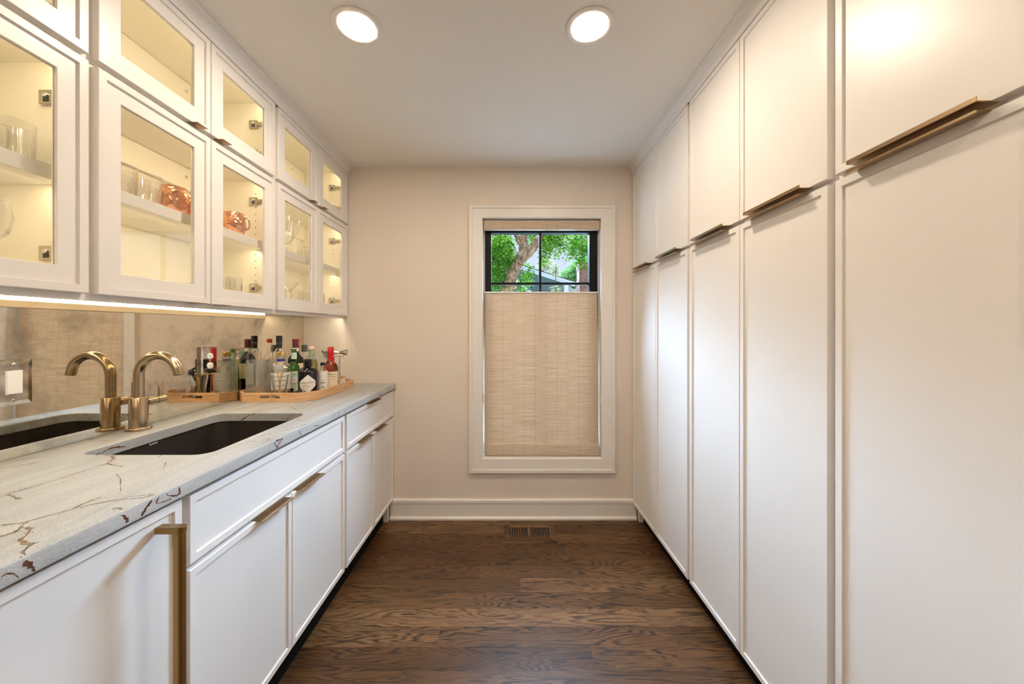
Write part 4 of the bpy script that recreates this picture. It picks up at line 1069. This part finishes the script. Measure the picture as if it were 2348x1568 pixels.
def limb(nm, pts, r0, r1, seed):
    q = wob(pts, 5, .008, seed); n_ = len(q)
    r = random.Random(seed)
    obj(nm, MB().tube(q, [(r0+(r1-r0)*i/(n_-1))*r.uniform(.93, 1.09) for i in range(n_)], 16), M_bark, big, smooth=70)
limb('trunk', [(-.62, 6.1, -.8), (-.36, 6.05, .7), (-.12, 6, 1.72), (-.04, 6, 1.95), (.05, 6, 2.18), (.12, 6, 2.38), (.20, 6, 2.53), (.245, 6, 2.64), (.235, 6.02, 2.78), (.27, 6.05, 3.05), (.24, 6.1, 3.6), (.1, 6.1, 4.4)], .125, .045, 1)
limb('branch', [(.14, 5.96, 2.40), (.24, 5.95, 2.50), (.33, 5.95, 2.59), (.41, 5.95, 2.68), (.47, 5.97, 2.78), (.58, 6, 2.90), (.70, 6, 3.05), (.98, 6, 3.6)], .085, .05, 2)
limb('branch', [(.22, 6.02, 2.69), (.17, 6.02, 2.77), (.12, 6.02, 2.90), (.08, 6.02, 3.05), (0, 6.1, 3.6)], .045, .03, 3)
limb('branch', [(.60, 6.3, 3.3), (.88, 6.4, 3.10), (.98, 6.5, 3.01), (1.08, 6.5, 2.92), (1.20, 6.5, 2.84), (1.36, 6.5, 2.70)], .035, .018, 4)
obj('foliage', leaves([(-.13, 6.1, 2.66, .24, .34, 520), (-.22, 6.2, 2.95, .30, .22, 260), (-.24, 6.1, 2.25, .22, .28, 300), (.02, 6.3, 2.52, .13, .20, 130), (.72, 6.2, 2.95, .20, .16, 300), (.62, 6.2, 2.70, .10, .20, 110), (.88, 6.2, 2.80, .09, .14, 80),
    (1.22, 6.2, 2.88, .20, .22, 300), (1.30, 6.2, 2.62, .12, .18, 130), (1.07, 6.2, 2.72, .06, .10, 30), (.42, 6.25, 3.02, .18, .12, 150), (.33, 6.3, 2.30, .12, .12, 80), (.24, 6.2, 2.12, .10, .10, 40), (-.8, 6.3, 2.7, .5, .6, 250), (1.9, 6.3, 3.0, .5, .5, 250), (.5, 6.3, 3.6, 1.2, .4, 500)], .048, 11), M_leaf, big, kind='stuff', fix=False)
vine = thing('climbing_vine', 'yellow-green vine leaves along the base of the window view', 'vine', (0, 5.4, -.8))
obj('stem', MB().tube([(-.05, 5.4, -.8), (-.08, 5.4, .6), (-.02, 5.4, 1.85), (.12, 5.4, 1.95)], .012, 8), M_bark, vine, smooth=60)
obj('foliage', leaves([(-.08, 5.4, 1.86, .14, .08, 26), (.06, 5.4, 1.88, .10, .06, 16), (.22, 5.4, 1.88, .12, .07, 18), (-.2, 5.4, 1.6, .3, .2, 40)], .040, 5, .1), M_leaf2, vine, kind='stuff', fix=False)
sap = thing('young_tree', 'small sapling in front of the neighbor house with a thin pale stem', 'tree', (1.18, 9.0, -.8))
obj('trunk', MB().tube([(1.17, 9, -.8), (1.17, 9, 1.6), (1.155, 9, 2.5), (1.16, 9, 2.95)], [.03, .025, .014, .006], 8), M_bark, sap, smooth=60)
obj('foliage', leaves([(1.16, 9, 2.86, .09, .16, 70), (1.17, 9, 2.34, .12, .14, 70)], .045, 8, .08), M_leaf3, sap, kind='stuff', fix=False)
yt = thing('yellowing_tree', 'pale yellowing treetop behind the house roof, right of the muntin', 'tree', (1.35, 15.0, -.8))
obj('trunk', MB().tube([(1.3, 15, -.8), (1.3, 15, 2.6), (1.42, 15, 3.8)], [.12, .09, .03], 8), M_bark, yt, smooth=60)
obj('foliage', leaves([(1.48, 15, 4.15, .26, .26, 130), (1.2, 15, 3.7, .2, .3, 80), (1.75, 15, 3.7, .25, .2, 50)], .085, 9, .3), M_leaf3, yt, kind='stuff', fix=False)
k_ = 18/14; zf = lambda z: 1.306+(z-1.306)*k_
ft = thing('far_tree', 'light green bushy tree behind the roof beside the chimney', 'tree', (3.4, 18.0, -.8))
obj('trunk', MB().tube([(3.3, 18, -.8), (3.2, 18, 3.8)], [.16, .07], 8), M_bark, ft, smooth=60)
obj('foliage', leaves([(2.35*k_, 18, zf(3.35), .5, .64, 650), (2.72*k_, 18, zf(3.75), .48, .58, 500), (2.1*k_, 18, zf(3.05), .3, .3, 200), (3.3*k_, 18, zf(3.4), .64, .9, 300)], .095, 10, .5), M_leaf2, ft, kind='stuff', fix=False)
bt = thing('background_tree', 'green tree behind the gable, left of the leaning trunk', 'tree', (-.8, 18.0, -.8))
obj('trunk', MB().tube([(-.8, 18, -.8), (-.8, 18, 4.5)], [.2, .08], 8), M_bark, bt, smooth=60)
obj('foliage', leaves([(-.7, 18, 4.9, .9, .9, 700), (.5, 18, 4.4, .6, .5, 260)], .11, 12, .6), M_leaf, bt, kind='stuff', fix=False)
